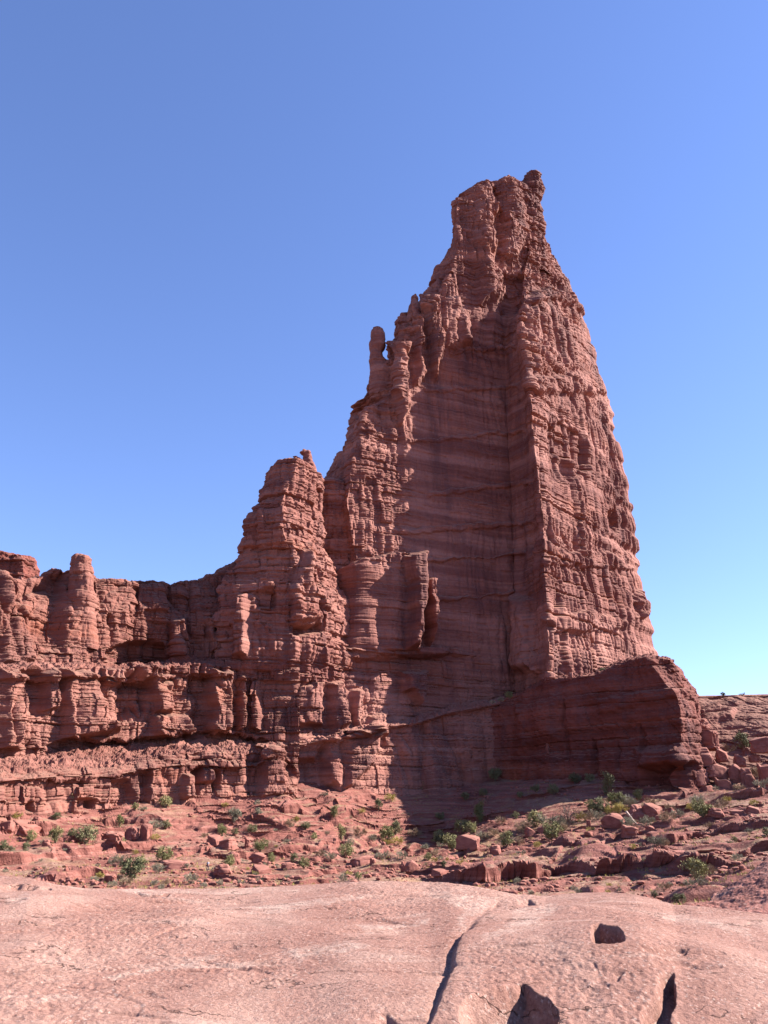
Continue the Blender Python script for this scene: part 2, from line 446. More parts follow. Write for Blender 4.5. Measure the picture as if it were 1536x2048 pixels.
RT = [(1082, 398), (1096, 434), (1099, 450), (1116, 478), (1122, 502), (1121, 536), (1133, 554), (1149, 593), (1162, 609), (1168, 630), (1174, 650), (1178, 689),
      (1188, 697), (1192, 726), (1201, 757), (1212, 783), (1216, 810), (1225, 828), (1226, 850), (1236, 895), (1246, 935), (1256, 970), (1260, 1005),
      (1268, 1040), (1272, 1085), (1277, 1120), (1278, 1150), (1284, 1180), (1292, 1200), (1298, 1230), (1304, 1260), (1308, 1290), (1312, 1312), (1330, 1400), (1350, 1640)]
pL = np.array([on_a(x, y, -22 if y > 800 else -10) for x, y in LT])
pLE = np.array([on_a(x, y, 0) for x, y in LE])
pK = np.array([on_a(x, y, 0) for x, y in KT])
pP = np.array([on_a(x, y, o) for x, y, o in PT])
PY = lambda y: np.interp(y, [a[1] for a in PT], pP[:, 1])
pR = np.array([at(x, y, PY(y) + np.interp(y, [400, 560, 700, 1300], [18, 46, 68, 80])) for x, y in RT])
ztop = at(985, 402, 325.)[2]
zs = np.arange(-8.0, ztop, 0.36)
gL, gLE, gK, gP, gR = [by_z(p, zs) for p in (pL, pLE, pK, pP, pR)]
def chip(g, amp, sd):          # ragged, bedded edge
    o = g.copy(); pm_, im_ = LAY_MID(zs); pb_, ib_ = LAY_BIG(zs)
    k = amp * (0.8 * (pb_ - 0.6) * (0.4 + hash01(ib_, ib_, sd)) + 0.5 * (pm_ - 0.6) * hash01(im_, im_, sd + 1) + 0.5 * vnoise(zs / 9, zs * 0 + sd, zs * 0))
    return o + NA[None] * k[:, None] + np.array([-0.35, 0, 0])[None] * k[:, None]
gP = chip(gP, 3.0, 3); gR[:, 0] += chip(gR, 2.5, 9)[:, 1] * 0 + 1.3 * vnoise(zs / 3.5, zs * 0 + 5, zs * 0) * 0.8
def back(g, dx, dy): b = g.copy(); b[:, 0] += dx; b[:, 1] += dy; return b
def midg(a, b, t, off):
    g = a + (b - a) * t; d = b - a; n = np.stack([d[:, 1], -d[:, 0], 0 * d[:, 0]], -1)
    n /= np.maximum(np.linalg.norm(n, axis=1, keepdims=True), 1e-6); return g + n * off
gB1 = back(gR, -8, 34); gB2 = back(gL, 14, 40)
gB1[:, 0] = np.minimum(gB1[:, 0], gR[:, 0] - 4)
ring = [gB2, gL, gLE, midg(gLE, gK, 0.5, 0.0), gK, midg(gK, gP, 0.55, -2.0), gP, midg(gP, gR, 0.5, 1.5), gR, gB1]
TP = patch(ring, 0.36).transpose(1, 0, 2)                     # rows: height, columns: around
def shelf(pts, d, s): return ([(x, y) for x, y in pts], d, s)
t_feats = [
    shelf([(950, 395), (985, 395), (986, 470), (980, 540), (996, 560), (1000, 600), (962, 606), (955, 540), (948, 470)], 5.0, 12),
    shelf([(1002, 395), (1028, 395), (1040, 480), (1030, 520), (1000, 520), (1008, 450)], 3.0, 9),
    shelf([(984, 390), (998, 390), (1000, 450), (990, 500), (984, 470)], -4.0, 7),
    shelf([(1010, 555), (1050, 555), (1042, 620), (1008, 625)], -3.0, 8),
    shelf([(852, 598), (872, 592), (880, 700), (870, 760), (856, 700)], 4.5, 7),
    shelf([(882, 600), (915, 598), (928, 650), (938, 690), (890, 700), (880, 660)], 4.0, 8),
    shelf([(796, 690), (814, 690), (812, 820), (800, 850), (792, 800)], 5.0, 6),
    shelf([(828, 620), (842, 620), (846, 760), (832, 770)], 3.5, 6),
    shelf([(1060, 600), (1120, 590), (1190, 690), (1200, 740), (1060, 740), (1052, 660)], 2.0, 10),
    shelf([(1100, 850), (1135, 845), (1140, 960), (1104, 965)], -2.5, 8), shelf([(1140, 860), (1168, 880), (1176, 950), (1150, 950)], -3.0, 7),
    shelf([(850, 778), (1040, 770), (1042, 776), (850, 786)], 0.9, 2), shelf([(815, 880), (960, 868), (1050, 860), (1050, 866), (815, 888)], 0.8, 2), shelf([(860, 985), (1060, 960), (1062, 968), (860, 994)], 0.9, 2),
    shelf([(800, 1060), (900, 1050), (1070, 1040), (1070, 1048), (800, 1070)], 0.9, 2), shelf([(840, 1115), (960, 1118), (1050, 1100), (1050, 1108), (840, 1126)], 1.3, 2), shelf([(860, 1190), (960, 1196), (1030, 1180), (1030, 1188), (860, 1204)], 1.0, 2), shelf([(900, 700), (1030, 690), (1030, 697), (900, 708)], 1.0, 2),
    shelf([(1060, 588), (1100, 575), (1165, 612), (1172, 630), (1100, 600), (1056, 612)], 3.0, 5),
    shelf([(1050, 760), (1180, 745), (1215, 770), (1215, 790), (1060, 785)], 2.2, 6), shelf([(1090, 1112), (1190, 1100), (1275, 1125), (1275, 1140), (1090, 1130)], 1.4, 4),
    shelf([(1095, 1235), (1170, 1222), (1240, 1240), (1240, 1262), (1098, 1262)], 1.6, 4), shelf([(1178, 1255), (1186, 1255), (1196, 1350), (1186, 1350)], -2.0, 3), shelf([(1120, 1265), (1128, 1265), (1130, 1350), (1122, 1350)], -1.6, 3), shelf([(1150, 1030), (1158, 1030), (1172, 1200), (1160, 1200)], -1.8, 4),
    shelf([(1215, 1025), (1226, 1020), (1238, 1062), (1228, 1066)], -4.0, 5),
    shelf([(1268, 1190), (1280, 1185), (1296, 1225), (1276, 1235)], 4.0, 6),
    shelf([(700, 1150), (720, 1122), (775, 1114), (834, 1110), (834, 1152), (830, 1310), (690, 1310)], 6.5, 6),
    shelf([(792, 1130), (834, 1112), (832, 1160), (826, 1220), (818, 1300), (800, 1300), (806, 1210)], 5.5, 7),
    shelf([(842, 1165), (860, 1160), (862, 1230), (852, 1300), (846, 1230)], 8.0, 5),
    shelf([(1030, 1195), (1060, 1200), (1066, 1260), (1085, 1340), (1035, 1340)], 5.0, 10),
]
pxg, pyg = project(TP)
# the broad face is smoother than the lit, weathered faces
TPb = TP.copy()
TPd = relief(TP, t_feats, k=8, big=0.9, mid=0.5, fine=0.3, flute=1.8, block=0.45, rough=0.2, rill=0.7, fl_len=7.0, brk=0.12, zl=2.0)
TPs = relief(TP, t_feats, k=8, big=0.5, mid=0.42, fine=0.14, flute=1.0, block=0.35, rough=0.22, rill=0.35, fl_len=8.0, seed=2, zl=3.0, brk=0.1)
wface = sstep(805, 845, pxg) * sstep(1062, 1040, pxg) * sstep(690, 770, pyg)
TPc = relief(TP, t_feats, k=8, big=0.35, mid=0.28, fine=0.22, flute=1.9, block=0.15, rough=0.06, rill=0.9, fl_len=5.5, seed=1, brk=0.015, zl=3.0)
wc = sstep(1078, 1100, pxg) * sstep(740, 900, pyg + 60 * vnoise(TP[..., 0] / 12, TP[..., 1] / 12, TP[..., 2] / 12))
TPt = relief(TP, t_feats, k=6, big=0.9, mid=1.0, fine=0.5, flute=1.6, block=1.2, rough=0.3, rill=0.7, fl_len=6.0, seed=4, zl=1.6, brk=0.3)
wt = np.maximum(sstep(640, 560, pyg), sstep(905, 870, pxg) * sstep(860, 780, pyg)) * (1 - wface)
wt = np.maximum(wt, sstep(812, 795, pxg) * sstep(760, 800, pyg) * sstep(1160, 1120, pyg))[..., None]
TPd = TPd * (1 - wt) + TPt * wt
TP = TPd * (1 - (wface + wc)[..., None]) + TPs * wface[..., None] + TPc * wc[..., None]
wR = (0.6 * np.exp(-(np.linalg.norm(TPb - gR[:, None], axis=-1) / 6.0) ** 2))[..., None]
TP = TP * (1 - wR) + TPb * wR
# close the top
cen = TP[-1].mean(0)
cap = [TP[-1] + (cen - TP[-1]) * t + np.array([0, 0, 1.5 * t]) for t in (0.25, 0.5, 0.75, 0.97)]
TP = np.concatenate([TP, np.stack(cap)], 0)
child(grid_obj('shaft', TP, ROCK, wrap=True), tower)

def axis_y(px, py, off): return float(on_a(px, py, off)[1])
def column(name, left, right, Y, depth, mat, parent, res=0.33, seed=0, zlow=None, feats=(), flat_top=0.35, lower=0.0, **kw):
    """free-standing pillar from its traced left and right outlines, elliptical in plan, Y forward distance of its axis"""
    l = np.array([at(x, y, Y) for x, y in left]); r = np.array([at(x, y, Y) for x, y in right])
    z1 = min(l[:, 2].max(), r[:, 2].max()); z0 = max(l[:, 2].min(), r[:, 2].min()) if zlow is None else zlow
    zz = np.linspace(z0, z1, max(8, int((z1 - z0) / res)))
    xl = np.interp(zz, *np.array(sorted(zip(l[:, 2], l[:, 0]))).T); xr = np.interp(zz, *np.array(sorted(zip(r[:, 2], r[:, 0]))).T)
    n = max(40, int(math.pi * (np.mean(xr - xl) + depth) / 2 / res))
    th = np.linspace(0, 2 * math.pi, n, endpoint=False)
    cx, rx = (xl + xr) / 2, (xr - xl) / 2
    ry = depth / 2 * (0.35 + 0.65 * rx / rx.max())
    c, s = np.cos(th), np.sin(th)
    c = np.sign(c) * np.abs(c) ** 0.8; s = np.sign(s) * np.abs(s) ** 0.8
    P = np.stack([cx[:, None] + rx[:, None] * c, Y + ry[:, None] * s, zz[:, None] + 0 * c], -1)
    # wrapped relief: pad columns so the normals meet
    Q = np.concatenate([P[:, -6:], P, P[:, :6]], 1)
    Q = relief(Q, feats, k=2, seed=seed, **kw)[:, 6:-6]
    cen = Q[-1].mean(0); h = rx[-1]
    cap = [Q[-1] + (cen - Q[-1]) * t + np.array([0, 0, flat_top * h * (1 - (1 - t) ** 2)]) + 0 for t in (0.2, 0.45, 0.7, 0.97)]
    Q = np.concatenate([Q, np.stack(cap)], 0); Q[..., 2] -= lower
    o = grid_obj(name, Q, mat, wrap=True)
    return child(o, parent) if parent else o

sm = dict(big=1.4, mid=1.3, fine=0.4, flute=0.7, block=1.3, rough=0.5, rill=0.3, fl_len=5.0, lower=1.8)
ys = axis_y(985, 430, -10.5)
column('summit_knob', [(912, 490), (908, 440), (905, 410), (919, 396), (940, 384), (950, 373), (960, 369)], [(1000, 490), (998, 440), (992, 410), (988, 385), (980, 372), (974, 367)], ys - 4, 22, ROCK, tower, **sm)
column('summit_knob', [(970, 490), (970, 440), (974, 400), (984, 374), (1000, 364), (1014, 360)], [(1056, 490), (1052, 440), (1046, 400), (1040, 372), (1030, 362), (1026, 358)], ys, 22, ROCK, tower, seed=3, **sm)
column('summit_knob', [(1006, 560), (1010, 490), (1014, 440), (1022, 400), (1036, 372), (1042, 358), (1052, 354)], [(1098, 560), (1090, 490), (1085, 440), (1077, 404), (1080, 391), (1083, 386), (1082, 378), (1083, 362), (1076, 355), (1068, 354)], ys + 7, 24, ROCK, tower, seed=5, **sm)
column('summit_knob', [(926, 600), (925, 470), (926, 400), (945, 388), (962, 380)], [(1080, 600), (1078, 470), (1074, 400), (1070, 374), (1060, 368)], ys + 5, 22, ROCK, tower, seed=9, **sm)
sp = dict(big=0.5, mid=0.45, fine=0.2, flute=0.25, block=0.3, rough=0.3, rill=0.12, fl_len=4.0)
column('pinnacle', [(742, 850), (738, 790), (741, 713), (741, 664), (745, 658)], [(790, 850), (788, 790), (786, 740), (768, 716), (765, 706), (770, 692), (771, 676), (765, 660), (758, 656)], axis_y(760, 740, -10), 8, ROCK, tower, seed=1, **sp)
column('pinnacle', [(812, 700), (808, 650), (818, 616), (822, 608), (822, 596), (828, 592)], [(850, 700), (850, 650), (846, 618), (838, 608), (836, 596), (832, 591)], axis_y(830, 630, -8), 8, ROCK, tower, seed=4, **sp)
column('pinnacle', [(866, 640), (862, 600), (862, 578), (872, 566), (874, 562)], [(897, 640), (895, 600), (886, 578), (881, 566), (878, 561)], axis_y(878, 590, -8), 8, ROCK, tower, seed=6, **sp)

# lower wall under the broad face: two tiers with a shelf between
pxs = np.arange(540, 1062, 0.9)
def wall_a(trace, off):      # trace of (px,py), offset out of the broad face (number or (px,off) table)
    a = np.asarray(trace, float); pys = np.interp(pxs, a[:, 0], a[:, 1])
    o = off if not isinstance(off, (list, tuple)) else None
    return np.array([on_a(x, y, o if o is not None else np.interp(x, *np.array(off, float).T)) for x, y in zip(pxs, pys)])
base = [wall_a([(500, 1680), (640, 1680), (850, 1640), (1062, 1640)], [(540, 6), (600, 11), (1000, 10), (1062, 5)]),
        wall_a([(500, 1576), (560, 1516), (640, 1498), (700, 1490), (760, 1471), (830, 1463), (900, 1441), (1000, 1424), (1062, 1412)], [(540, 3), (600, 7.2), (640, 8), (760, 8), (830, 6), (1000, 6), (1062, 3)]),
        wall_a([(500, 1566), (560, 1506), (640, 1488), (700, 1480), (760, 1461), (830, 1453), (900, 1431), (1000, 1414), (1062, 1402)], [(540, 3.2), (600, 7.5), (640, 8.2), (760, 8.2), (830, 6.2), (1000, 6.2), (1062, 3)]),
        wall_a([(500, 1560), (560, 1500), (640, 1482), (700, 1474), (760, 1455), (830, 1447), (900, 1425), (1000, 1408), (1062, 1396)], [(540, 4), (600, 9), (640, 10), (760, 10), (830, 8), (1000, 8), (1062, 4)]),
        wall_a([(500, 1550), (560, 1490), (640, 1472), (700, 1465), (760, 1447), (830, 1435), (900, 1410), (1000, 1394), (1062, 1384)], [(540, 3), (600, 7), (640, 7), (760, 5), (830, 2), (1000, 0), (1062, 0)]),
        wall_a([(500, 1366), (560, 1346), (600, 1316), (690, 1305), (720, 1312), (800, 1320), (900, 1317), (960, 1320), (1062, 1324)], [(540, 1), (600, 3.4), (640, 3.4), (830, 0.6), (930, -1), (1062, -1)]),
        wall_a([(500, 1356), (560, 1336), (600, 1306), (690, 1295), (720, 1303), (800, 1311), (900, 1308), (960, 1312), (1062, 1318)], [(540, 2), (600, 5.2), (640, 5.4), (830, 2.4), (930, 0.4), (1062, -1)]),
        wall_a([(500, 1345), (560, 1325), (600, 1295), (690, 1284), (720, 1292), (800, 1300), (900, 1298), (960, 1304), (1062, 1312)], [(540, 2), (600, 5), (640, 5), (830, 2), (930, 0), (1062, -1)]),
        wall_a([(500, 1340), (560, 1320), (600, 1288), (690, 1277), (720, 1284), (800, 1292), (900, 1290), (960, 1298), (1062, 1306)], -4)]
b_feats = [
    shelf([(585, 1300), (640, 1290), (640, 1345), (625, 1375), (600, 1345)], 3.5, 6),
    shelf([(570, 1372), (645, 1370), (640, 1450), (575, 1455)], 3.5, 6),
    shelf([(655, 1372), (680, 1366), (690, 1450), (660, 1470)], 4.0, 6),
    shelf([(700, 1380), (722, 1380), (714, 1470), (705, 1470)], 3.5, 5),
    shelf([(795, 1345), (850, 1345), (840, 1400), (830, 1410), (815, 1385), (802, 1385)], 4.5, 6),
    shelf([(690, 1300), (760, 1290), (900, 1296), (900, 1312), (760, 1318), (690, 1325)], 2.5, 5),
    shelf([(735, 1430), (775, 1425), (770, 1470), (735, 1475)], 3.0, 6),
    shelf([(640, 1480), (680, 1465), (760, 1455), (740, 1530), (670, 1590), (645, 1560)], 4.5, 8),
    shelf([(585, 1470), (640, 1478), (625, 1520), (585, 1520)], 3.0, 6),
    shelf([(520, 1360), (575, 1350), (570, 1470), (530, 1470)], -5.0, 9),
]
BP = relief(patch(base, 0.36), b_feats, k=4, big=1.4, mid=0.9, fine=0.3, flute=1.2, block=0.6, rough=0.25, rill=0.35, fl_len=9.0)
child(grid_obj('base_wall', BP, ROCK, flip=False), tower)

# pedestal under the lit face: keys run along the front, round the right end and back
def pk(*k): return np.array([at(x, y, Y) for x, y, Y in k])
ped = [pk((930, 1680, 290), (1010, 1680, 285), (1100, 1680, 273), (1200, 1680, 265), (1290, 1680, 254), (1372, 1680, 244), (1412, 1680, 249), (1440, 1680, 300), (1440, 1680, 360)),
       pk((945, 1520, 294), (1020, 1520, 286.5), (1100, 1520, 275), (1200, 1520, 266), (1290, 1520, 255), (1370, 1520, 246), (1404, 1520, 252), (1425, 1520, 302), (1425, 1520, 360)),
       pk((960, 1424, 298), (1030, 1406, 289), (1100, 1400, 277), (1200, 1400, 268), (1290, 1400, 258), (1358, 1400, 250), (1388, 1400, 260), (1398, 1400, 306), (1398, 1400, 360)),
       pk((964, 1416, 301), (1034, 1392, 291), (1096, 1358, 279), (1190, 1353, 270), (1230, 1332, 267), (1290, 1314, 259), (1340, 1320, 258), (1352, 1338, 306), (1352, 1350, 360)),
       pk((970, 1405, 318), (1040, 1384, 318), (1096, 1350, 318), (1190, 1346, 318), (1230, 1328, 318), (1290, 1312, 318), (1322, 1316, 318), (1330, 1334, 330), (1330, 1344, 360))]
ped = densify(ped, 0.4)
p_feats = [
    shelf([(1128, 1400), (1134, 1430), (1132, 1470), (1138, 1520), (1132, 1520), (1126, 1470), (1128, 1430)], -1.3, 4), shelf([(1186, 1480), (1192, 1500), (1196, 1550), (1188, 1550), (1184, 1510)], -1.6, 4),
    shelf([(1278, 1450), (1288, 1470), (1290, 1530), (1280, 1530)], -1.8, 5), shelf([(1232, 1480), (1240, 1500), (1242, 1540), (1235, 1540)], -1.2, 4),
    shelf([(1195, 1400), (1340, 1372), (1360, 1395), (1200, 1425)], 1.5, 7), shelf([(1275, 1500), (1360, 1490), (1370, 1530), (1285, 1540)], 2.5, 9),
    shelf([(1060, 1470), (1340, 1440), (1380, 1470), (1380, 1500), (1060, 1510)], -1.5, 10),
    shelf([(1290, 1540), (1390, 1530), (1385, 1575), (1290, 1590)], -6.0, 12),
    shelf([(1040, 1420), (1120, 1400), (1110, 1480), (1040, 1500)], 2.0, 16),
]
PP = relief(patch(ped, 0.4), p_feats, k=6, big=1.1, mid=0.55, fine=0.2, flute=1.1, block=0.7, rough=0.5, rill=0.15, fl_len=16.0)
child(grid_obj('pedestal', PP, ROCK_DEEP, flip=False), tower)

#@@SPIRE
# ------------------------------------------------------------------ the spire left of the tower
spire = empty('rock_spire', 'lower knobbly red rock spire with a balanced capstone, left of the great tower', 'rock spire', tuple(at(580, 1560, 262.)))
SLT = [(550, 930), (538, 940), (534, 950), (532, 965), (520, 995), (507, 1014), (501, 1023), (489, 1046), (488, 1060), (490, 1070), (485, 1083), (479, 1097), (485, 1103), (478, 1112), (477, 1120),
       (460, 1136), (446, 1160), (432, 1220), (424, 1330), (410, 1640)]
SET = [(592, 932), (588, 950), (572, 980), (562, 1010), (560, 1050), (575, 1085), (588, 1100), (584, 1135), (576, 1170), (588, 1200), (590, 1300), (580, 1640)]
SRT = [(640, 930), (643, 952), (644, 989), (645, 1043), (652, 1066), (651, 1090), (660, 1124), (672, 1134), (673, 1164), (680, 1176), (692, 1195), (704, 1208), (705, 1244), (700, 1264), (706, 1320), (720, 1640)]
def offs(tr, tab): return np.array([on_a(x, y, np.interp(y, *np.array(tab, float).T)) for x, y in tr])
pSL = offs(SLT, [(900, 2), (1330, 3), (1380, -12), (1640, -14)]); pSE = offs(SET, [(900, 14), (1100, 15), (1310, 13), (1380, -10), (1640, -12)]); pSR = offs(SRT, [(900, 0), (1330, 3), (1380, -8), (1640, -10)])
zt = at(600, 937, 272.)[2]; zs2 = np.arange(-6.0, zt, 0.34)
gs = [by_z(p, zs2) for p in (pSL, pSE, pSR)]
SPm = patch([back(gs[0], 16, 22), gs[0], midg(gs[0], gs[1], 0.5, 2.0), gs[1], midg(gs[1], gs[2], 0.5, 2.0), gs[2], back(gs[2], -8, 18)], 0.34).transpose(1, 0, 2)
s_feats = [
    shelf([(600, 1130), (618, 1090), (628, 1150), (640, 1240), (590, 1245), (580, 1180)], 2.5, 6),
    shelf([(630, 1110), (660, 1120), (670, 1180), (655, 1220), (635, 1200)], 2.0, 5),
    shelf([(510, 1185), (545, 1170), (548, 1215), (518, 1215)], -2.5, 5),
    shelf([(590, 1255), (640, 1250), (640, 1265), (590, 1270)], -3.0, 4),
    shelf([(480, 1195), (500, 1190), (495, 1310), (470, 1320)], 4.0, 6),
]
SPm = relief(SPm, s_feats, k=6, big=1.3, mid=1.3, fine=0.5, flute=1.5, block=1.5, rough=0.35, rill=0.5, fl_len=6.0, seed=1, zl=1.4, brk=0.4)
cen = SPm[-1].mean(0)
SPm = np.concatenate([SPm, np.stack([SPm[-1] + (cen - SPm[-1]) * t + np.array([0, 0, 1.0 * t]) for t in (0.3, 0.6, 0.97)])], 0)
child(grid_obj('shaft', SPm, ROCK, wrap=True), spire)
column('saddle', [(622, 1340), (628, 1100), (632, 1000), (634, 958)], [(735, 1340), (722, 1100), (706, 1000), (690, 956)], axis_y(668, 1000, -9), 12, ROCK, spire, seed=15, **sm)
column('hoodoo_cap', [(600, 960), (603, 934), (606, 916), (607, 911), (600, 908), (603, 904), (610, 902)], [(640, 960), (632, 934), (624, 917), (624, 908), (622, 903)], axis_y(614, 930, 1), 6, ROCK, spire, seed=2, **sp)
column('hoodoo_cap', [(534, 1000), (538, 955), (546, 942), (552, 938)], [(600, 1000), (592, 955), (580, 938), (570, 934)], axis_y(570, 960, 1), 10, ROCK, spire, seed=12, **sm)
column('hoodoo_cap', [(572, 955), (578, 934), (582, 930), (586, 926)], [(602, 955), (599, 938), (596, 930), (590, 925)], axis_y(588, 930, 3), 7, ROCK, spire, seed=8, **sp)

#@@CLIFF
# ------------------------------------------------------------------ the long cliff on the left
pxs = np.concatenate([np.arange(-260, 0, 2.0), np.arange(0, 600, 0.9)])
YB = [(-260, 156), (-140, 170), (0, 190), (200, 214), (400, 234), (560, 247), (600, 250)]
def cl(trace, dy):
    a = np.asarray(trace, float)
    Y = np.interp(pxs, *np.array(YB, float).T) + (dy if not isinstance(dy, list) else np.interp(pxs, *np.array(dy, float).T))
    return at(pxs, np.interp(pxs, a[:, 0], a[:, 1]), Y)
SKY = [(-260, 1120), (-120, 1150), (0, 1144), (23, 1163), (70, 1157), (84, 1155), (105, 1142), (129, 1142), (150, 1146), (178, 1152), (191, 1157), (227, 1163),
       (246, 1161), (266, 1163), (271, 1172), (277, 1165), (301, 1163), (318, 1167), (330, 1175), (371, 1163), (402, 1161), (410, 1154), (434, 1150), (449, 1142), (477, 1122), (500, 1110), (600, 1090)]
cg = [cl([(-260, 1760), (0, 1700), (140, 1680), (300, 1650), (470, 1640), (600, 1640)], -1),
      cl([(x, y + 15) for x, y in [(-260, 1590), (0, 1562), (78, 1556), (125, 1552), (220, 1553), (300, 1536), (378, 1528), (463, 1533), (514, 1531), (545, 1500), (556, 1520), (570, 1570), (600, 1600)]], [(-260, 1.5), (60, 1.2), (120, 1.9), (200, 0.9), (280, 1.6), (350, 0.8), (420, 1.5), (530, 1.0), (560, 0.4), (600, 0)]),
      cl([(x, y + 4) for x, y in [(-260, 1590), (0, 1562), (78, 1556), (125, 1552), (220, 1553), (300, 1536), (378, 1528), (463, 1533), (514, 1531), (545, 1500), (556, 1520), (570, 1570), (600, 1600)]], [(-260, 1.2), (60, 0.9), (120, 1.6), (200, 0.5), (280, 1.3), (350, 0.5), (420, 1.2), (530, 0.8), (560, 0.3), (600, 0)]),
      cl([(-260, 1590), (0, 1562), (78, 1556), (125, 1552), (220, 1553), (300, 1536), (378, 1528), (463, 1533), (514, 1531), (545, 1500), (556, 1520), (570, 1570), (600, 1600)], -0.4),
      cl([(-260, 1575), (0, 1545), (78, 1540), (125, 1537), (220, 1535), (300, 1515), (378, 1505), (463, 1506), (514, 1505), (540, 1484), (552, 1486), (566, 1550), (600, 1590)], [(-260, 2.5), (530, 2.5), (600, 3)]),
      cl([(-260, 1530), (0, 1514), (90, 1512), (130, 1490), (180, 1492), (250, 1492), (300, 1488), (340, 1480), (400, 1477), (480, 1480), (520, 1490), (545, 1505), (600, 1560)], [(-260, 14), (90, 14.5), (140, 17.5), (500, 17), (550, 7), (600, 4)]),
      cl([(x, y - 12) for x, y in [(-260, 1530), (0, 1514), (90, 1512), (130, 1490), (180, 1492), (250, 1492), (300, 1488), (340, 1480), (400, 1477), (480, 1480), (520, 1490), (545, 1505), (600, 1560)]], [(-260, 14), (90, 14.5), (140, 17), (500, 16.5), (550, 6.5), (600, 4)]),
      cl([(x, y - 17) for x, y in [(-260, 1530), (0, 1514), (90, 1512), (130, 1490), (180, 1492), (250, 1492), (300, 1488), (340, 1480), (400, 1477), (480, 1480), (520, 1490), (545, 1505), (600, 1560)]], [(-260, 13.6), (90, 13.6), (140, 13.2), (500, 13.2), (550, 6), (600, 4)]),
      cl([(x, y + 26) for x, y in [(-260, 1345), (0, 1340), (60, 1337), (130, 1337), (200, 1336), (230, 1340), (330, 1334), (400, 1328), (480, 1338), (600, 1345)]], [(-260, 17.5), (500, 17.5), (600, 9)]),
      cl([(x, y + 17) for x, y in [(-260, 1345), (0, 1340), (60, 1337), (130, 1337), (200, 1336), (230, 1340), (330, 1334), (400, 1328), (480, 1338), (600, 1345)]], [(-260, 15), (500, 15), (600, 8)]),
      cl([(-260, 1345), (0, 1340), (60, 1337), (130, 1337), (200, 1336), (230, 1340), (330, 1334), (400, 1328), (480, 1338), (600, 1345)], [(-260, 15.4), (500, 15.4), (600, 8)]),
      cl([(-260, 1332), (0, 1326), (60, 1324), (130, 1324), (200, 1324), (230, 1328), (330, 1318), (400, 1315), (480, 1322), (600, 1330)], [(-260, 20), (210, 22), (250, 30), (320, 30), (350, 24), (500, 22), (600, 12)]),
      cl([(x, y + 0.45 * (1320 - y)) for x, y in SKY], [(-260, 24), (330, 27), (600, 18)]),
      cl(SKY, [(-260, 30), (330, 34), (600, 26)])]
bk = cg[-1].copy(); bk[:, 1] += 12; bk[:, 0] -= 8; bk[:, 2] += 0.5
bk2 = cg[-1].copy(); bk2[:, 1] += 60; bk2[:, 0] -= 40; bk2[:, 2] -= 6
CP_ = patch(cg + [bk, bk2], 0.33)
c_feats = [
    shelf([(132, 1110), (185, 1110), (186, 1150), (190, 1240), (180, 1330), (128, 1335), (132, 1230)], 1.2, 6),
    shelf([(70, 1170), (128, 1150), (122, 1300), (80, 1310), (62, 1230)], -2.6, 9),
    shelf([(195, 1160), (266, 1160), (262, 1230), (200, 1240)], 1.5, 8),
    shelf([(272, 1162), (332, 1170), (330, 1222), (272, 1222)], 2.2, 5),
    shelf([(215, 1302), (250, 1288), (300, 1283), (328, 1290), (325, 1325), (250, 1330), (218, 1322)], -4.5, 5),
    shelf([(0, 1160), (24, 1160), (55, 1230), (66, 1320), (0, 1325)], 1.8, 8),
    shelf([(345, 1245), (372, 1235), (378, 1320), (345, 1320)], 3.5, 7),
    shelf([(415, 1240), (432, 1240), (430, 1300), (416, 1300)], 3.0, 5),
    # middle tier
    shelf([(0, 1345), (40, 1345), (44, 1420), (30, 1500), (0, 1500)], 4.0, 8),
    shelf([(84, 1345), (108, 1345), (108, 1420), (86, 1420)], 3.0, 5),
    shelf([(118, 1342), (170, 1345), (200, 1420), (240, 1460), (125, 1478)], 4.5, 8),
    shelf([(42, 1345), (82, 1345), (80, 1430), (45, 1420)], -2.6, 8),
    shelf([(240, 1350), (300, 1352), (290, 1420), (245, 1440)], -2.6, 8),
    shelf([(200, 1336), (262, 1340), (255, 1372), (202, 1370)], 2.5, 4),
    shelf([(265, 1335), (340, 1335), (338, 1360), (268, 1368)], 2.5, 4),
    shelf([(300, 1360), (345, 1365), (340, 1425), (304, 1425)], 4.0, 6),
    shelf([(302, 1432), (372, 1430), (380, 1470), (306, 1478)], 3.5, 6),
    shelf([(422, 1345), (458, 1345), (456, 1462), (416, 1465)], 4.5, 6),
    shelf([(474, 1355), (486, 1355), (488, 1455), (474, 1460)], 3.0, 4),
    shelf([(502, 1360), (516, 1362), (522, 1455), (500, 1455)], 3.0, 4),
    shelf([(380, 1360), (414, 1355), (414, 1465), (385, 1470)], -2.6, 8),
    # lower tier
    shelf([(222, 1560), (262, 1560), (272, 1600), (262, 1640), (240, 1640), (225, 1600)], -2.0, 6),
    shelf([(280, 1540), (300, 1540), (298, 1610), (282, 1610)], -2.4, 5),
    shelf([(382, 1545), (404, 1535), (398, 1590), (384, 1600)], -3.0, 5),
    shelf([(424, 1540), (436, 1540), (436, 1580), (426, 1585)], -2.4, 4),
    shelf([(362, 1552), (384, 1552), (384, 1600), (366, 1600)], 2.5, 4),
    shelf([(408, 1540), (426, 1540), (424, 1566), (404, 1566)], 2.0, 4),
    shelf([(152, 1600), (195, 1602), (190, 1622), (156, 1622)], -2.8, 4),
    shelf([(56, 1605), (70, 1605), (70, 1622), (56, 1622)], -2.2, 4),
    shelf([(526, 1490), (556, 1486), (560, 1590), (518, 1595)], 3.0, 6),
]
CPd = relief(CP_, c_feats, k=3, big=1.2, mid=1.0, fine=0.45, flute=2.1, block=1.2, rough=0.3, rill=0.7, fl_len=6.0, seed=3, brk=0.35, zl=1.5)
cliff = grid_obj('cliff_wall', CPd, ROCK_PALE)
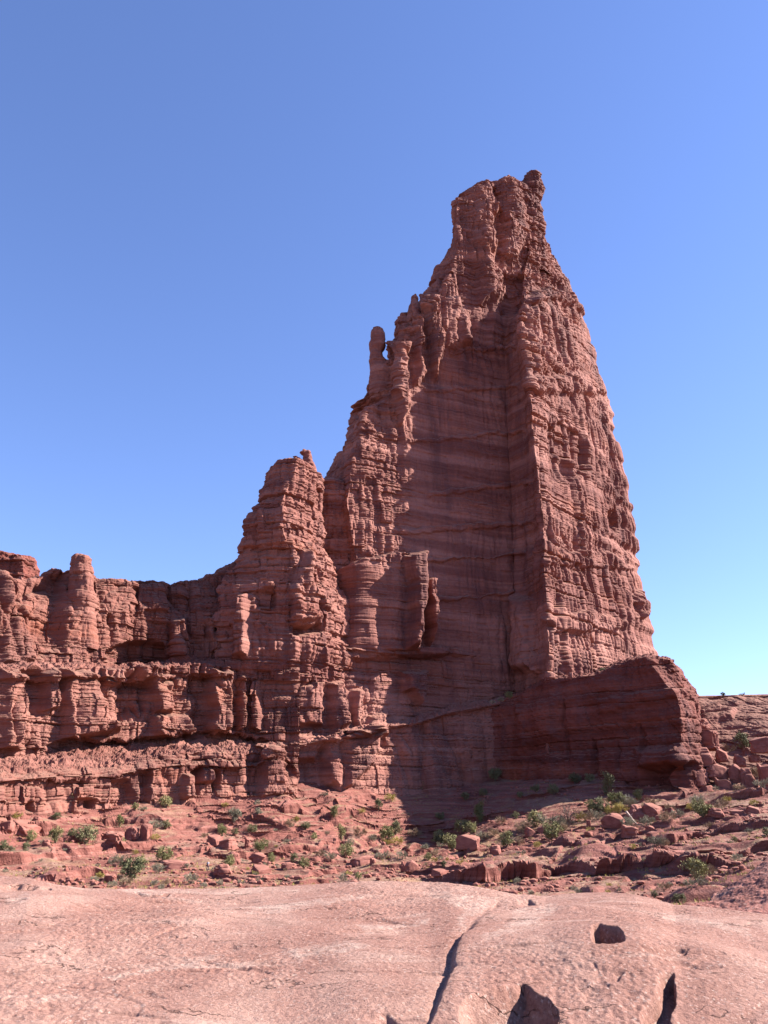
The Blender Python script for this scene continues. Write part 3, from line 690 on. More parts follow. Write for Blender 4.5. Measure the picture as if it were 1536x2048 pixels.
sk_ = dict(big=0.6, mid=0.6, fine=0.25, flute=0.4, block=0.5, rough=0.3, rill=0.15, fl_len=4.0)
column('pinnacle', [(126, 1300), (134, 1200), (140, 1150), (143, 1116), (150, 1110)], [(196, 1300), (190, 1200), (184, 1150), (181, 1122), (166, 1109)], 236, 8, ROCK_PALE, cliff, seed=3, **sk_)
column('pinnacle', [(158, 1200), (162, 1125), (164, 1114), (168, 1111)], [(188, 1200), (182, 1140), (179, 1118), (174, 1111)], 235, 5, ROCK_PALE, cliff, seed=7, **sp)
tag(cliff, 'long ledged red cliff in full sun with fluted tiers, left of the spire', 'cliff')

# far mesa peeping over the cliff
mg = [pk((-160, 1290, 560), (0, 1290, 560), (52, 1290, 560), (74, 1290, 580), (80, 1290, 680)),
      pk((-160, 1135, 566), (0, 1138, 566), (46, 1142, 566), (68, 1142, 582), (70, 1150, 680)),
      pk((-160, 1103, 568), (0, 1105, 568), (40, 1112, 568), (62, 1115, 584), (64, 1120, 680)),
      pk((-160, 1101, 640), (0, 1103, 640), (30, 1110, 640), (50, 1113, 650), (55, 1118, 680))]
MP = relief(patch(densify(mg, 0.8), 0.7), (), k=3, big=3.5, mid=1.6, fine=0.3, flute=2.5, block=1.6, rough=0.8, rill=0.3, fl_len=12.0, seed=5)
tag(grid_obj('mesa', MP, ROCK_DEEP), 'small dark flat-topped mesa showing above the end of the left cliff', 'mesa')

# hillside right of the pedestal
hp = np.concatenate([np.arange(1388, 1545, 0.9), np.arange(1545, 1800, 2.5)])
hg = [by_px([(1290, 1660, 236), (1440, 1640, 238), (1540, 1620, 236), (1800, 1600, 230)], hp),
      by_px([(1290, 1560, 258), (1440, 1572, 256), (1540, 1566, 252), (1800, 1550, 248)], hp),
      by_px([(1290, 1490, 282), (1440, 1500, 280), (1540, 1490, 276), (1800, 1470, 270)], hp),
      by_px([(1290, 1440, 296), (1440, 1440, 296), (1540, 1430, 292), (1800, 1410, 290)], hp),
      by_px([(1290, 1397, 312), (1390, 1393, 312), (1440, 1392, 312), (1490, 1391, 312), (1540, 1390, 312), (1800, 1380, 312)], hp),
      by_px([(1290, 1396, 360), (1440, 1391, 360), (1540, 1389, 360), (1800, 1378, 360)], hp)]
h_feats = [shelf([(1480, 1470), (1500, 1455), (1545, 1470), (1545, 1500), (1490, 1505)], 3.0, 6),
           shelf([(1400, 1425), (1430, 1412), (1470, 1420), (1465, 1440), (1410, 1450)], 2.5, 6)]
HP = patch(hg, 0.4)
Nh = smooth_n(normals(HP), 4)
dh = rock_disp(HP, big=3.0, mid=1.6, fine=0.3, flute=0.9, block=1.5, rough=0.4, rill=0.1, fl_len=9.0, seed=6)
pxx, pyy = project(HP)
for po, pr, so in h_feats: dh = dh + pr * sstep(-so, so, poly_sd(pxx, pyy, po))
dh = dh * np.where(Nh[..., 2] > 0.93, 0.25, 1.0)
Dh = Nh.copy(); Dh[..., 2] *= 0.5
HP = HP + Dh * dh[..., None]
hill = grid_obj('hillside', HP, ROCK_PALE)
tag(hill, 'sunlit ledgy red hillside with a level top, right of the pedestal', 'hillside')

#@@GROUND
# ------------------------------------------------------------------ talus slope (thin-plate spline through sighted points)
gpts = [(-200, 1765, 110), (100, 1790, 115), (400, 1790, 118), (768, 1778, 120), (1100, 1803, 110), (1350, 1822, 96), (1600, 1840, 84),
        (-200, 1735, 145), (0, 1738, 158), (200, 1738, 162), (415, 1740, 168), (600, 1742, 170), (768, 1745, 170), (950, 1752, 160), (1100, 1756, 146), (1240, 1768, 130), (1350, 1765, 125), (1536, 1742, 118), (1750, 1735, 110),
        (-200, 1710, 160), (0, 1700, 178), (300, 1695, 196), (600, 1695, 212), (720, 1690, 236), (850, 1690, 252), (1000, 1680, 226), (1100, 1690, 202), (1300, 1695, 176), (1536, 1675, 158), (1750, 1660, 150),
        (-200, 1675, 172), (0, 1660, 186), (200, 1652, 208), (400, 1648, 224), (600, 1653, 234), (850, 1640, 262), (1000, 1645, 237), (1150, 1612, 241), (1300, 1600, 243), (1420, 1630, 212), (1536, 1625, 198), (1750, 1610, 190),
        (-100, 1655, 176), (60, 1640, 196), (140, 1627, 206), (250, 1619, 217), (400, 1603, 232), (480, 1596, 239), (560, 1592, 246), (640, 1594, 254), (720, 1586, 266), (850, 1572, 284), (1000, 1560, 290), (1150, 1558, 264), (1300, 1580, 252), (1400, 1592, 242), (1536, 1575, 245), (1750, 1565, 238),
        (-200, 1640, 330), (300, 1580, 340), (768, 1555, 360), (1250, 1555, 360), (1750, 1545, 340),
        (-300, 1850, 50), (300, 1860, 60), (768, 1860, 60), (1300, 1880, 50), (1800, 1880, 45)]
cp = np.array([at(*g) for g in gpts])
def tps_fit(c):
    n = len(c); d = np.linalg.norm(c[:, None, :2] - c[None, :, :2], axis=-1)
    K = np.where(d > 0, d * d * np.log(d + 1e-9), 0) + np.eye(n) * 20.0
    Pm = np.concatenate([np.ones((n, 1)), c[:, :2]], 1)
    M = np.block([[K, Pm], [Pm.T, np.zeros((3, 3))]])
    return np.linalg.solve(M, np.concatenate([c[:, 2], np.zeros(3)]))
def tps_eval(c, wgt, X, Y):
    s = wgt[-3] + wgt[-2] * X + wgt[-1] * Y
    for i in range(len(c)):
        r2 = (X - c[i, 0]) ** 2 + (Y - c[i, 1]) ** 2
        s = s + wgt[i] * 0.5 * r2 * np.log(r2 + 1e-9)
    return s
gw = tps_fit(cp)
gx = np.arange(-150, 190.01, 0.34); gy = np.arange(42, 330.01, 0.34)
GX, GY = np.meshgrid(gx, gy)
cgx, cgy = np.meshgrid(np.arange(-150, 192, 3.4), np.arange(42, 334, 3.4))
cz = tps_eval(cp, gw, cgx, cgy)
def bil(grid, x, y, x0, y0, st):
    fx = np.clip((x - x0) / st, 0, grid.shape[1] - 1.001); fy = np.clip((y - y0) / st, 0, grid.shape[0] - 1.001)
    i = fx.astype(int); j = fy.astype(int); a = fx - i; b = fy - j
    return (grid[j, i] * (1 - a) + grid[j, i + 1] * a) * (1 - b) + (grid[j + 1, i] * (1 - a) + grid[j + 1, i + 1] * a) * b
GZ = bil(cz, GX, GY, -150, 42, 3.4)
Z0 = 0 * GX
def terrace(h, T, seed, amp, tilt, sc=1.0):
    wv = 1.2 * vnoise(GX / (34 * sc) + seed, GY / (22 * sc), Z0 + seed) + 0.6 * vnoise(GX / (11 * sc) + seed, GY / (7 * sc), Z0) + 0.16 * vnoise(GX / 3.1, GY / 2.2, Z0 + seed)
    ht = h - tilt * GX + wv * T * 0.6
    gr = np.hypot(*np.gradient(ht, 0.34)) / T
    f = ht / T; k = np.floor(f); f = f - k
    wdt = np.clip(0.75 * gr, 0.03, 0.4)
    t = np.clip((f - (0.93 - wdt)) / wdt, 0, 1)
    step = 1 - (1 - t) ** 2
    g = 0.3 * f + 0.7 * step
    m = amp * sstep(-0.25, 0.4, vnoise(GX / (24 * sc) + 3 * seed, GY / (13 * sc), k * 0.37 + seed))
    m = m * (0.45 + 0.55 * sstep(-0.2, 0.2, vnoise(GX / 5 + seed, GY / 4, k * 1.7)))
    over = m * np.exp(-((f - 0.93) / 0.05) ** 2)
    return h + m * T * (g - f), over
GZ, ov1 = terrace(GZ, 2.3, 1.0, 1.2, 0.05)
GZ, ov2 = terrace(GZ, 0.9, 4.0, 0.8, 0.04, 0.6)
sw = sstep(-0.1, 0.5, vnoise(GX / 40, GY / 30, Z0 + 9))
GZ = GZ + 0.45 * fbm(GX / 13, GY / 10, Z0 + 2, 3) + 0.13 * fbm(GX / 2.4, GY / 2.2, Z0 + 7, 4, 0.6)
# dry rounded humps of bare rock
hn = vnoise(GX / 7 + 11, GY / 5, Z0 + 3) + 0.35 * vnoise(GX / 2.6, GY / 2.2, Z0 + 21)
hump = np.sqrt(np.maximum(0, hn - 0.30)) * 1.9 * sstep(0.0, 0.45, vnoise(GX / 38, GY / 38, Z0 + 29) + 0.15)
GZ = GZ + hump
LEDGES = [ # traced lips in photo pixels, rise in metres
 ([(-40, 1732), (0, 1729), (60, 1722), (100, 1716), (170, 1711), (230, 1704), (300, 1695)], 1.9), ([(111, 1761), (156, 1755), (195, 1750)], 1.3), ([(20, 1668), (60, 1664), (95, 1668)], 1.2),
 ([(508, 1641), (535, 1646), (562, 1657)], 1.7), ([(543, 1618), (569, 1624), (600, 1629)], 1.5), ([(680, 1616), (709, 1603), (745, 1602)], 1.8), ([(569, 1704), (608, 1701), (647, 1697), (677, 1688)], 1.5),
 ([(608, 1665), (641, 1677), (673, 1677)], 1.2), ([(595, 1767), (628, 1764), (650, 1764)], 0.6), ([(621, 1746), (660, 1727), (693, 1714)], 0.6), ([(670, 1632), (693, 1629), (725, 1634)], 1.1), ([(497, 1775), (537, 1772)], 0.5),
 ([(1042, 1714), (1058, 1709), (1078, 1707)], 1.0), ([(944, 1733), (974, 1723), (1026, 1727)], 1.9), ([(1039, 1743), (1078, 1736), (1127, 1730)], 1.4),
 ([(931, 1762), (970, 1764), (1013, 1759), (1078, 1758), (1097, 1747), (1143, 1746), (1190, 1748), (1232, 1746)], 3.4), ([(1244, 1733), (1306, 1740), (1352, 1736), (1400, 1740)], 3.2),
 ([(1237, 1701), (1273, 1694)], 0.9), ([(1276, 1714), (1299, 1710)], 1.0), ([(1130, 1691), (1162, 1697)], 0.7), ([(1156, 1720), (1202, 1704), (1224, 1701)], 0.8),
 ([(1345, 1690), (1392, 1676), (1445, 1666), (1506, 1659), (1560, 1652)], 2.0), ([(1348, 1698), (1406, 1693)], 0.9), ([(1380, 1738), (1421, 1731), (1482, 1717), (1560, 1696)], 2.4), ([(1453, 1598), (1489, 1595), (1521, 1588)], 1.5), ([(1343, 1656), (1401, 1632)], 0.6),
 ([(340, 1650), (390, 1643), (430, 1640)], 0.8), ([(60, 1690), (110, 1688), (150, 1694)], 0.7), ([(360, 1712), (410, 1708), (450, 1716)], 0.9), ([(220, 1652), (270, 1645), (330, 1650)], 0.8), ([(760, 1712), (820, 1708), (870, 1700)], 1.0), ([(700, 1745), (760, 1736), (800, 1738)], 0.8),
 ([(880, 1712), (930, 1708), (990, 1712)], 0.9), ([(1090, 1712), (1150, 1707)], 0.7), ([(1190, 1688), (1240, 1680), (1300, 1684)], 0.9), ([(1400, 1650), (1450, 1640), (1500, 1638)], 0.8), ([(880, 1745), (930, 1748)], 0.8)]
def sight(px, py, ymax=330.0, y0=70.0):
    """first ground point seen at photo pixel px, py"""
    Y = np.arange(y0, ymax, 0.25); p = at(px + 0 * Y, py + 0 * Y, Y)
    g = bil(GZ, p[:, 0], p[:, 1], -150, 42, 0.34)
    hit = np.nonzero(p[:, 2] <= g)[0]
    i = hit[0] if len(hit) else len(Y) - 1
    return Vector((p[i, 0], p[i, 1], g[i]))
LG = [(np.array([sight(a, b)[:2] for a, b in l]), h) for l, h in LEDGES]
ov3 = 0 * GX; dzl = 0 * GX
lw = 1.0 * vnoise(GX / 4.5, GY / 4.5, Z0 + 13) + 0.5 * vnoise(GX / 1.5, GY / 1.5, Z0 + 17)
for pl, h in LG:
    m = 7 * h + 6
    i0, i1 = np.searchsorted(gx, [pl[:, 0].min() - m, pl[:, 0].max() + m]); j0, j1 = np.searchsorted(gy, [pl[:, 1].min() - m, pl[:, 1].max() + m])
    sl = (slice(j0, j1), slice(i0, i1)); x, y = GX[sl], GY[sl]
    best = np.full(x.shape, 1e9); sd = np.zeros(x.shape); endd = np.zeros(x.shape)
    for k in range(len(pl) - 1):
        a, b = pl[k], pl[k + 1]; e = b - a; L = np.linalg.norm(e) + 1e-6; e = e / L
        tt = (x - a[0]) * e[0] + (y - a[1]) * e[1]; tc = np.clip(tt, 0, L)
        dd = np.hypot(x - a[0] - e[0] * tc, y - a[1] - e[1] * tc)
        cr = -(x - a[0]) * e[1] + (y - a[1]) * e[0]
        out = np.zeros(x.shape)
        if k == 0: out = np.maximum(out, -tt)
        if k == len(pl) - 2: out = np.maximum(out, tt - L)
        u = dd < best
        best = np.where(u, dd, best); sd = np.where(u, np.where(cr >= 0, 1, -1) * dd, sd); endd = np.where(u, out, endd)
    d = sd + lw[sl]; wt = np.exp(-(endd / (1.2 + h)) ** 2)
    up = np.where(d > 0, (1 - np.exp(-d / 0.22)) * np.exp(-(d / (4.5 * h + 1.5)) ** 2), 0)
    dn = np.where(d <= 0, np.exp(d / 2.0), np.exp(-d / 0.1))
    wt = wt * (0.75 + 0.5 * vnoise(x / 6, y / 6, x * 0 + h))
    dzl[sl] = np.maximum(dzl[sl], h * wt * up) - 0.25 * h * wt * dn
    ov3[sl] = np.maximum(ov3[sl], 0.85 * h * wt * np.exp(-((d - 0.5) / 0.55) ** 2))
GZ = GZ + dzl
GP = np.stack([GX, GY - ov3 - 1.1 * ov1 - 0.4 * ov2, GZ], -1)
ground = tag(grid_obj('ground', GP, GROUND), kind='structure')
def gh(x, y): return float(bil(GZ, np.array([float(x)]), np.array([float(y)]), -150, 42, 0.34)[0])
def sight(px, py, ymax=330.0, y0=70.0):
    """first ground point seen at photo pixel px, py"""
    Y = np.arange(y0, ymax, 0.25); p = at(px + 0 * Y, py + 0 * Y, Y)
    g = bil(GZ, p[:, 0], p[:, 1], -150, 42, 0.34)
    hit = np.nonzero(p[:, 2] <= g)[0]
    i = hit[0] if len(hit) else len(Y) - 1
    return Vector((p[i, 0], p[i, 1], g[i]))

# wide desert floor beyond the sheet above
r = np.concatenate([[0], np.geomspace(120, 9000, 30)]); th = np.linspace(0, 2 * math.pi, 96, endpoint=False)
FPn = np.stack([r[:, None] * np.cos(th), 150 + r[:, None] * np.sin(th), -16 + 0 * r[:, None] * th + 3 * vnoise(r[:, None] * np.cos(th) / 90, r[:, None] * np.sin(th) / 90, 0 * r[:, None] * th)], -1)
tag(grid_obj('desert_floor', FPn, GROUND, wrap=True, smooth=True, flip=False), kind='structure')

#@@FORE
# ------------------------------------------------------------------ slickrock the photographer stands on
crest = [(-200, 1735), (0, 1752), (60, 1757), (110, 1769), (170, 1777), (300, 1779), (480, 1777), (600, 1771), (700, 1764), (760, 1763), (860, 1765), (900, 1766), (960, 1776), (1030, 1790), (1090, 1793),
         (1150, 1787), (1210, 1785), (1270, 1790), (1310, 1800), (1345, 1812), (1390, 1814), (1440, 1821), (1536, 1834), (1750, 1860)]
YC = [(-200, 19), (100, 18), (480, 19), (860, 19.5), (1030, 18), (1210, 18), (1350, 17), (1536, 16), (1750, 15)]
nu = 1250; us = np.linspace(-0.72, 0.72, nu)                     # columns as X / Y
nr = 1500; yn = 5.0 * (32.0 / 5.0) ** (np.linspace(0, 1, nr))
U, YN = np.meshgrid(us, yn)
pxc = 768 + us * FPX * 1.09
yc = np.interp(pxc, *np.array(YC, float).T); crest_py = np.interp(pxc, *np.array(crest, float).T)
zc = at(pxc, crest_py, yc)[:, 2]
FX, FY = U * YN, YN
zn = -2.05 + 0.0 * us                                            # foot of the slab
t = (FY - 7.0) / (yc[None] - 7.0)
e = np.clip(t, -0.3, 1)
FZ = zn[None] + (zc - zn)[None] * (1.22 * e - 0.22 * e * np.abs(e))   # gently convex slab rising to the crest
over = np.clip(FY - yc[None], 0, None)
FZ = FZ - 0.03 * over - 0.09 * over ** 2
ZZ = 0 * FX
off = sstep(0.0, 0.18, 1 - np.clip(t, 0, 1)) + sstep(1.02, 1.2, t)
FZ = FZ + off * (0.09 * vnoise(FX / 3.2, FY / 3.0, ZZ) + 0.05 * vnoise(FX / 1.1, FY / 1.3, ZZ + 4))
def fproj(): return project(np.stack([FX, FY, FZ], -1))
fpx, fpy = fproj()
n1, n2 = vnoise(FX / 0.45, FY / 0.45, ZZ + 1), vnoise(FX / 1.4, FY / 1.4, ZZ + 2)
n3, n4 = vnoise(FX / 0.45, FY / 0.45, ZZ + 8), vnoise(FX / 0.14, FY / 0.14, ZZ + 9)
jx = 7 * n1 + 10 * n2 + 3 * n4; jy = 5 * n3 + 2.5 * n4
# right-hand dome stands a little above the gully
dome = poly_sd(fpx + jx * 0.4, fpy + jy * 0.4, [(1012, 1792), (962, 1832), (926, 1868), (908, 1900), (900, 1940), (880, 1985), (848, 2060), (820, 2200), (1900, 2200), (1900, 1700), (1300, 1700), (1090, 1770)])
gd = sstep(1800, 1910, fpy)
gd = gd * (0.35 + 0.65 * sstep(2060, 1960, fpy))
FZ = FZ + gd * (0.085 * sstep(-3, 12, dome) - 0.02 * np.exp(-(dome / 14.0) ** 2)) - 0.012 * np.exp(-(dome / 5.0) ** 2) * sstep(1790, 1800, fpy)
FZ = FZ + 0.17 * np.exp(-(((fpx - 1190) / 230) ** 2 + ((fpy - 1905) / 55) ** 2))
fpx, fpy = fproj()
# scoops broken out of the front: floor falls from the left rim to a steep right wall (polygon, depth, soft, left px, right px)
sc = [([(1180, 1950), (1206, 1936), (1244, 1944), (1232, 1960), (1196, 1964)], 0.05, 7, 1175, 1235),
      ([(1285, 1893), (1330, 1896), (1374, 1898), (1368, 1908), (1310, 1910)], 0.05, 3, 1200, 1340), ([(1036, 1799), (1060, 1800), (1072, 1810), (1050, 1814)], 0.07, 3, 1020, 1060),
      ([(740, 2035), (775, 2026), (802, 2045), (810, 2090), (770, 2090), (765, 2050)], 0.10, 6, 730, 795), ([(425, 1902), (466, 1888), (476, 1894), (440, 1908)], 0.022, 3, 380, 460), ([(262, 1976), (300, 1981), (334, 1992), (300, 1996), (268, 1988)], 0.03, 4, 250, 290),
      ([(268, 1785), (332, 1789), (330, 1794), (280, 1793)], 0.09, 2.2, 240, 290), ([(-20, 1768), (60, 1772), (98, 1777), (0, 1780)], 0.10, 2.5, -60, 40), ([(1320, 1912), (1400, 1930), (1440, 1934), (1400, 1938), (1330, 1922)], 0.04, 4, 1240, 1340)]
for po, dep, so, xl, xr in sc:
    FZ = FZ - dep * np.clip((fpx - xl) / (xr - xl), 0.12, 1) ** 1.3 * sstep(-so, so, poly_sd(fpx + jx * 0.5, fpy + jy * 0.6, po))
# shaded flanks on the front of the dome: the rock rolls off steeply to the lower left, cut by a rib on the right
def plan_of(pts):
    out = []
    for a_, b_ in pts:
        d_ = (fpx[::4, ::4] - a_) ** 2 + (fpy[::4, ::4] - b_) ** 2 + 1e6 * (FY[::4, ::4] > 13.5); i_, j_ = np.unravel_index(np.argmin(d_), d_.shape); out.append((FX[i_ * 4, j_ * 4], FY[i_ * 4, j_ * 4]))
    return np.array(out)
for crv, rgt, slp, mx in [([(858, 2180), (886, 2090), (906, 2040), (924, 2002), (958, 1981), (1006, 1966), (1040, 1964), (1068, 1974), (1094, 1992)], [(1100, 2010), (1106, 2060), (1110, 2260), (858, 2260)], 2.7, 0.9),
                          ([(1262, 2160), (1280, 2060), (1296, 2010), (1306, 1975), (1326, 1948), (1352, 1944)], [(1355, 1975), (1351, 2010), (1340, 2050), (1334, 2160)], 2.4, 0.20)]:
    pcv, prg = plan_of(crv), plan_of(rgt)
    wx_, wy_ = FX + 0.06 * n1 + 0.02 * n4, FY + 0.10 * n3 + 0.03 * n4
    sdp = poly_sd(wx_, wy_, np.concatenate([pcv, prg]))
    dist = np.full(FX.shape, 1e9)
    for k in range(len(pcv) - 1):
        a_, e_ = pcv[k], pcv[k + 1] - pcv[k]
        tt = np.clip(((wx_ - a_[0]) * e_[0] + (wy_ - a_[1]) * e_[1]) / (e_ @ e_ + 1e-9), 0, 1)
        dist = np.minimum(dist, np.hypot(wx_ - a_[0] - e_[0] * tt, wy_ - a_[1] - e_[1] * tt))
    FZ = FZ - sstep(-0.012, 0.012, sdp) * np.minimum(dist * slp * (0.9 + 0.25 * n1), mx)
# the hole
hole = poly_sd(fpx + jx * 0.25, fpy + jy * 0.3, [(1183, 1850), (1196, 1848), (1214, 1850), (1232, 1852), (1242, 1866), (1249, 1880), (1238, 1884), (1214, 1887), (1192, 1886), (1182, 1874), (1180, 1862)])
FZ = FZ - 0.42 * sstep(-1.5, 4, hole)
led = vnoise(FX / 1.8 + 0.5 * vnoise(FX, FY, ZZ), FY / 0.6 + 0.25 * FX, ZZ + 3)
FZ = FZ - off * 0.014 * sstep(0.42, 0.5, led)
for i in range(90):
    rr = np.random.RandomState(100 + i)
    cy = rr.uniform(8.5, 18); cx = rr.uniform(-0.5, 0.5) * cy; ln = rr.uniform(0.1, 0.7); an = rr.normal(0.1, 0.3)
    if rr.rand() < 0.2: an += rr.uniform(0.6, 1.4)
    wv = 0.04 * np.sin((FX - cx) * 7 + i) + 0.03 * n1
    a = (FX - cx) * math.cos(an) + (FY - cy) * math.sin(an); bq = -(FX - cx) * math.sin(an) + (FY - cy) * math.cos(an) + wv
    m = np.clip(1 - np.abs(a) / ln, 0, 1) ** 0.5
    wd = 0.03 + 0.025 * rr.rand()
    FZ = FZ - rr.uniform(0.008, 0.035) * m * np.where(bq > 0, np.exp(-(bq / (wd * 0.5))), np.exp(-(bq / (wd * 3.5)) ** 2))
# grain, coarser on the dome's face
rg = 0.3 + 0.45 * sstep(-0.2, 0.5, vnoise(FX / 1.9 + 3, FY / 2.4, ZZ)) + 0.5 * sstep(880, 1000, fpx) * sstep(1850, 1930, fpy) * sstep(1420, 1300, fpx)
FZ = FZ + rg * (0.012 * fbm(FX / 0.2, FY / 0.2, ZZ + 5, 3, 0.65) + 0.012 * vnoise(FX / 0.045, FY / 0.06, ZZ))
FPt = np.stack([FX, FY, FZ], -1)
so_ = tag(grid_obj('slickrock', FPt, SLAB, smooth=True), kind='structure')
vein = np.zeros(FX.shape, np.float32)
fpx, fpy = fproj()
for po, so in [([(480, 1824), (560, 1806), (640, 1797), (740, 1789), (770, 1796), (680, 1807), (600, 1819), (520, 1832)], 9), ([(850, 1782), (950, 1784), (1015, 1795), (990, 1815), (940, 1840), (920, 1864), (905, 1850), (930, 1815), (860, 1796)], 12),
               ([(1040, 1815), (1100, 1800), (1135, 1815), (1060, 1860), (980, 1890), (950, 1905), (945, 1890), (1000, 1850)], 16), ([(200, 1957), (300, 1930), (330, 1938), (230, 1964)], 8), ([(330, 1930), (440, 1908), (450, 1918), (340, 1940)], 8),
               ([(60, 2000), (150, 1985), (165, 1994), (80, 2012)], 8), ([(0, 1790), (90, 1788), (40, 1806), (0, 1810)], 8), ([(700, 1850), (860, 1835), (850, 1856), (720, 1868)], 10), ([(1300, 1820), (1500, 1850), (1500, 1870), (1320, 1840)], 12), ([(200, 1745), (300, 1780), (600, 1774), (600, 1786), (250, 1792)], 9), ([(560, 1900), (700, 1880), (760, 1890), (600, 1925)], 12)]:
    vein = np.maximum(vein, sstep(-so, so, poly_sd(fpx + jx * 0.8, fpy + jy * 0.8, po)))
at_ = so_.data.attributes.new('vein', 'FLOAT', 'POINT'); at_.data.foreach_set('value', vein.astype(np.float32).ravel())

# second slab at the right edge, behind the first
s2p = np.arange(1366, 1900, 1.0)
s2 = [by_px([(1366, 1900, 18), (1400, 1900, 18), (1900, 2000, 18)], s2p),
      by_px([(1366, 1830, 30), (1385, 1818, 31), (1440, 1789, 38), (1490, 1752, 43), (1536, 1716, 48), (1700, 1600, 60), (1900, 1460, 75)], s2p)]
bk = s2[-1].copy(); bk[:, 1] += 2.0; bk[:, 0] -= 0.6; bk[:, 2] -= 1.6
bk2 = bk.copy(); bk2[:, 1] += 1.0; bk2[:, 2] -= 9
S2 = patch(s2 + [bk, bk2], 0.07)
Ns = smooth_n(normals(S2), 6)
S2 = S2 + Ns * (0.30 * fbm(S2[..., 0] / 5, S2[..., 1] / 5, S2[..., 2] / 5, 3) + 0.10 * fbm(S2[..., 0] / 1.1, S2[..., 1] / 1.1, S2[..., 2] / 1.1, 5, 0.6))[..., None]
slab2 = grid_obj('rock_slab', S2, SLAB2, smooth=True)
tag(slab2, 'tilted gravelly red rock slab rising to the right behind the pink slickrock', 'rock slab')
#@@OBJECTS
# ------------------------------------------------------------------ boulders
def ico(sub):
    bm = bmesh.new(); bmesh.ops.create_icosphere(bm, subdivisions=sub, radius=1.0)
    V = np.array([v.co[:] for v in bm.verts]); F = np.array([[v.index for v in f.verts] for f in bm.faces]); bm.free()
    return V, F
ICO4, ICO1 = ico(5), ico(1)
def boulder_mesh(kind, seed):
    V, F = ICO4; p = V.copy(); sd = seed * 7.3
    e = {'block': 0.45, 'slab': 0.6, 'round': 0.9, 'stack': 0.8}[kind]
    q = np.sign(p) * np.abs(p) ** e
    q /= np.max(np.abs(q), axis=0)
    r = 1 + 0.22 * vnoise(p[:, 0] * 1.3 + sd, p[:, 1] * 1.3, p[:, 2] * 1.3) + 0.12 * vnoise(p[:, 0] * 3.1, p[:, 1] * 3.1 + sd, p[:, 2] * 3.1)
    bed = np.floor((q[:, 2] + 0.12 * vnoise(p[:, 0] * 1.5, p[:, 1] * 1.5 + sd, p[:, 2])) * (3.2 if kind != 'stack' else 2.6) + sd)
    fr = np.abs(((q[:, 2] * (3.2 if kind != 'stack' else 2.6) + sd) % 1) - 0.5) * 2
    lay = hash01(bed, bed, seed)
    amt = {'block': 0.10, 'slab': 0.16, 'round': 0.07, 'stack': 0.42}[kind]
    rr = 1 + amt * (lay - 0.5) - amt * 0.5 * fr ** 4
    rr = rr * (1 + 0.09 * fbm(p[:, 0] * 4 + sd, p[:, 1] * 4, p[:, 2] * 4, 4, 0.6))
    # one or two broken faces
    q = q * r[:, None]; q[:, :2] *= rr[:, None]
    rs = np.random.RandomState(seed)
    for _ in range(3):
        n = rs.normal(size=3); n[2] = abs(n[2]) * 0.5; n /= np.linalg.norm(n); d = q @ n; c = rs.uniform(0.62, 0.85)
        q = q - np.maximum(d - c, 0)[:, None] * n * 0.85
    q[:, 2] = np.maximum(q[:, 2], -0.8)
    return q * 0.5, F
BM_ = {}
def boulder(px, py, wpx, hpx, kind, label, seed, mat, Y=None, group='boulders on the talus', depth=0.85, rz=None):
    p = sight(px, py) if Y is None else Vector(at(px, py, Y))
    k = p.y * 1.03 / FPX
    key = (kind, seed % 6, mat.name)
    if key not in BM_:
        o = raw_obj('boulder', *boulder_mesh(kind, seed % 6), mat, smooth=True); BM_[key] = o
    else:
        o = BM_[key].copy(); C.objects.link(o)
    wm, hm = wpx * k * 0.82, hpx * k * 0.8
    o.scale = (wm, wm * depth, hm * 1.25); rs = random.Random(seed * 13 + int(px))
    o.rotation_euler = (rs.uniform(-0.1, 0.1), rs.uniform(-0.1, 0.1), rs.uniform(-0.6, 0.6) if rz is None else rz)
    o.location = (p.x, p.y + wm * depth * 0.3, p.z + hm * 0.33)
    return tag(o, label, 'boulder', group)
def stone_material():
    m, t, b = mat_new('boulder_rock'); q = NB(t)
    n = q.noise(q.coord((2.2, 2.2, 5.0)), 1.0, 7, 0.65)
    col = q.ramp(n, [(0.32, (0.165, 0.053, 0.04)), (0.5, (0.27, 0.098, 0.075)), (0.7, (0.37, 0.16, 0.125))])
    oi = q.n('ShaderNodeObjectInfo')
    col = q.mix(q.mul(oi.outputs['Random'], 0.35), col, (0.34, 0.155, 0.125))
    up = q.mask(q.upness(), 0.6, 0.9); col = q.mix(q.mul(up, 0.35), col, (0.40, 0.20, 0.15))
    col = q.mix(1.0, col, (0.74, 0.74, 0.74), 'MULTIPLY')
    q.link(col, b.inputs['Base Color'])
    q.link(q.bump(q.noise(q.coord((1, 1, 1)), 9.0, 8, 0.7), 0.05, 0.8), b.inputs['Normal'])
    return m
STONE = stone_material()
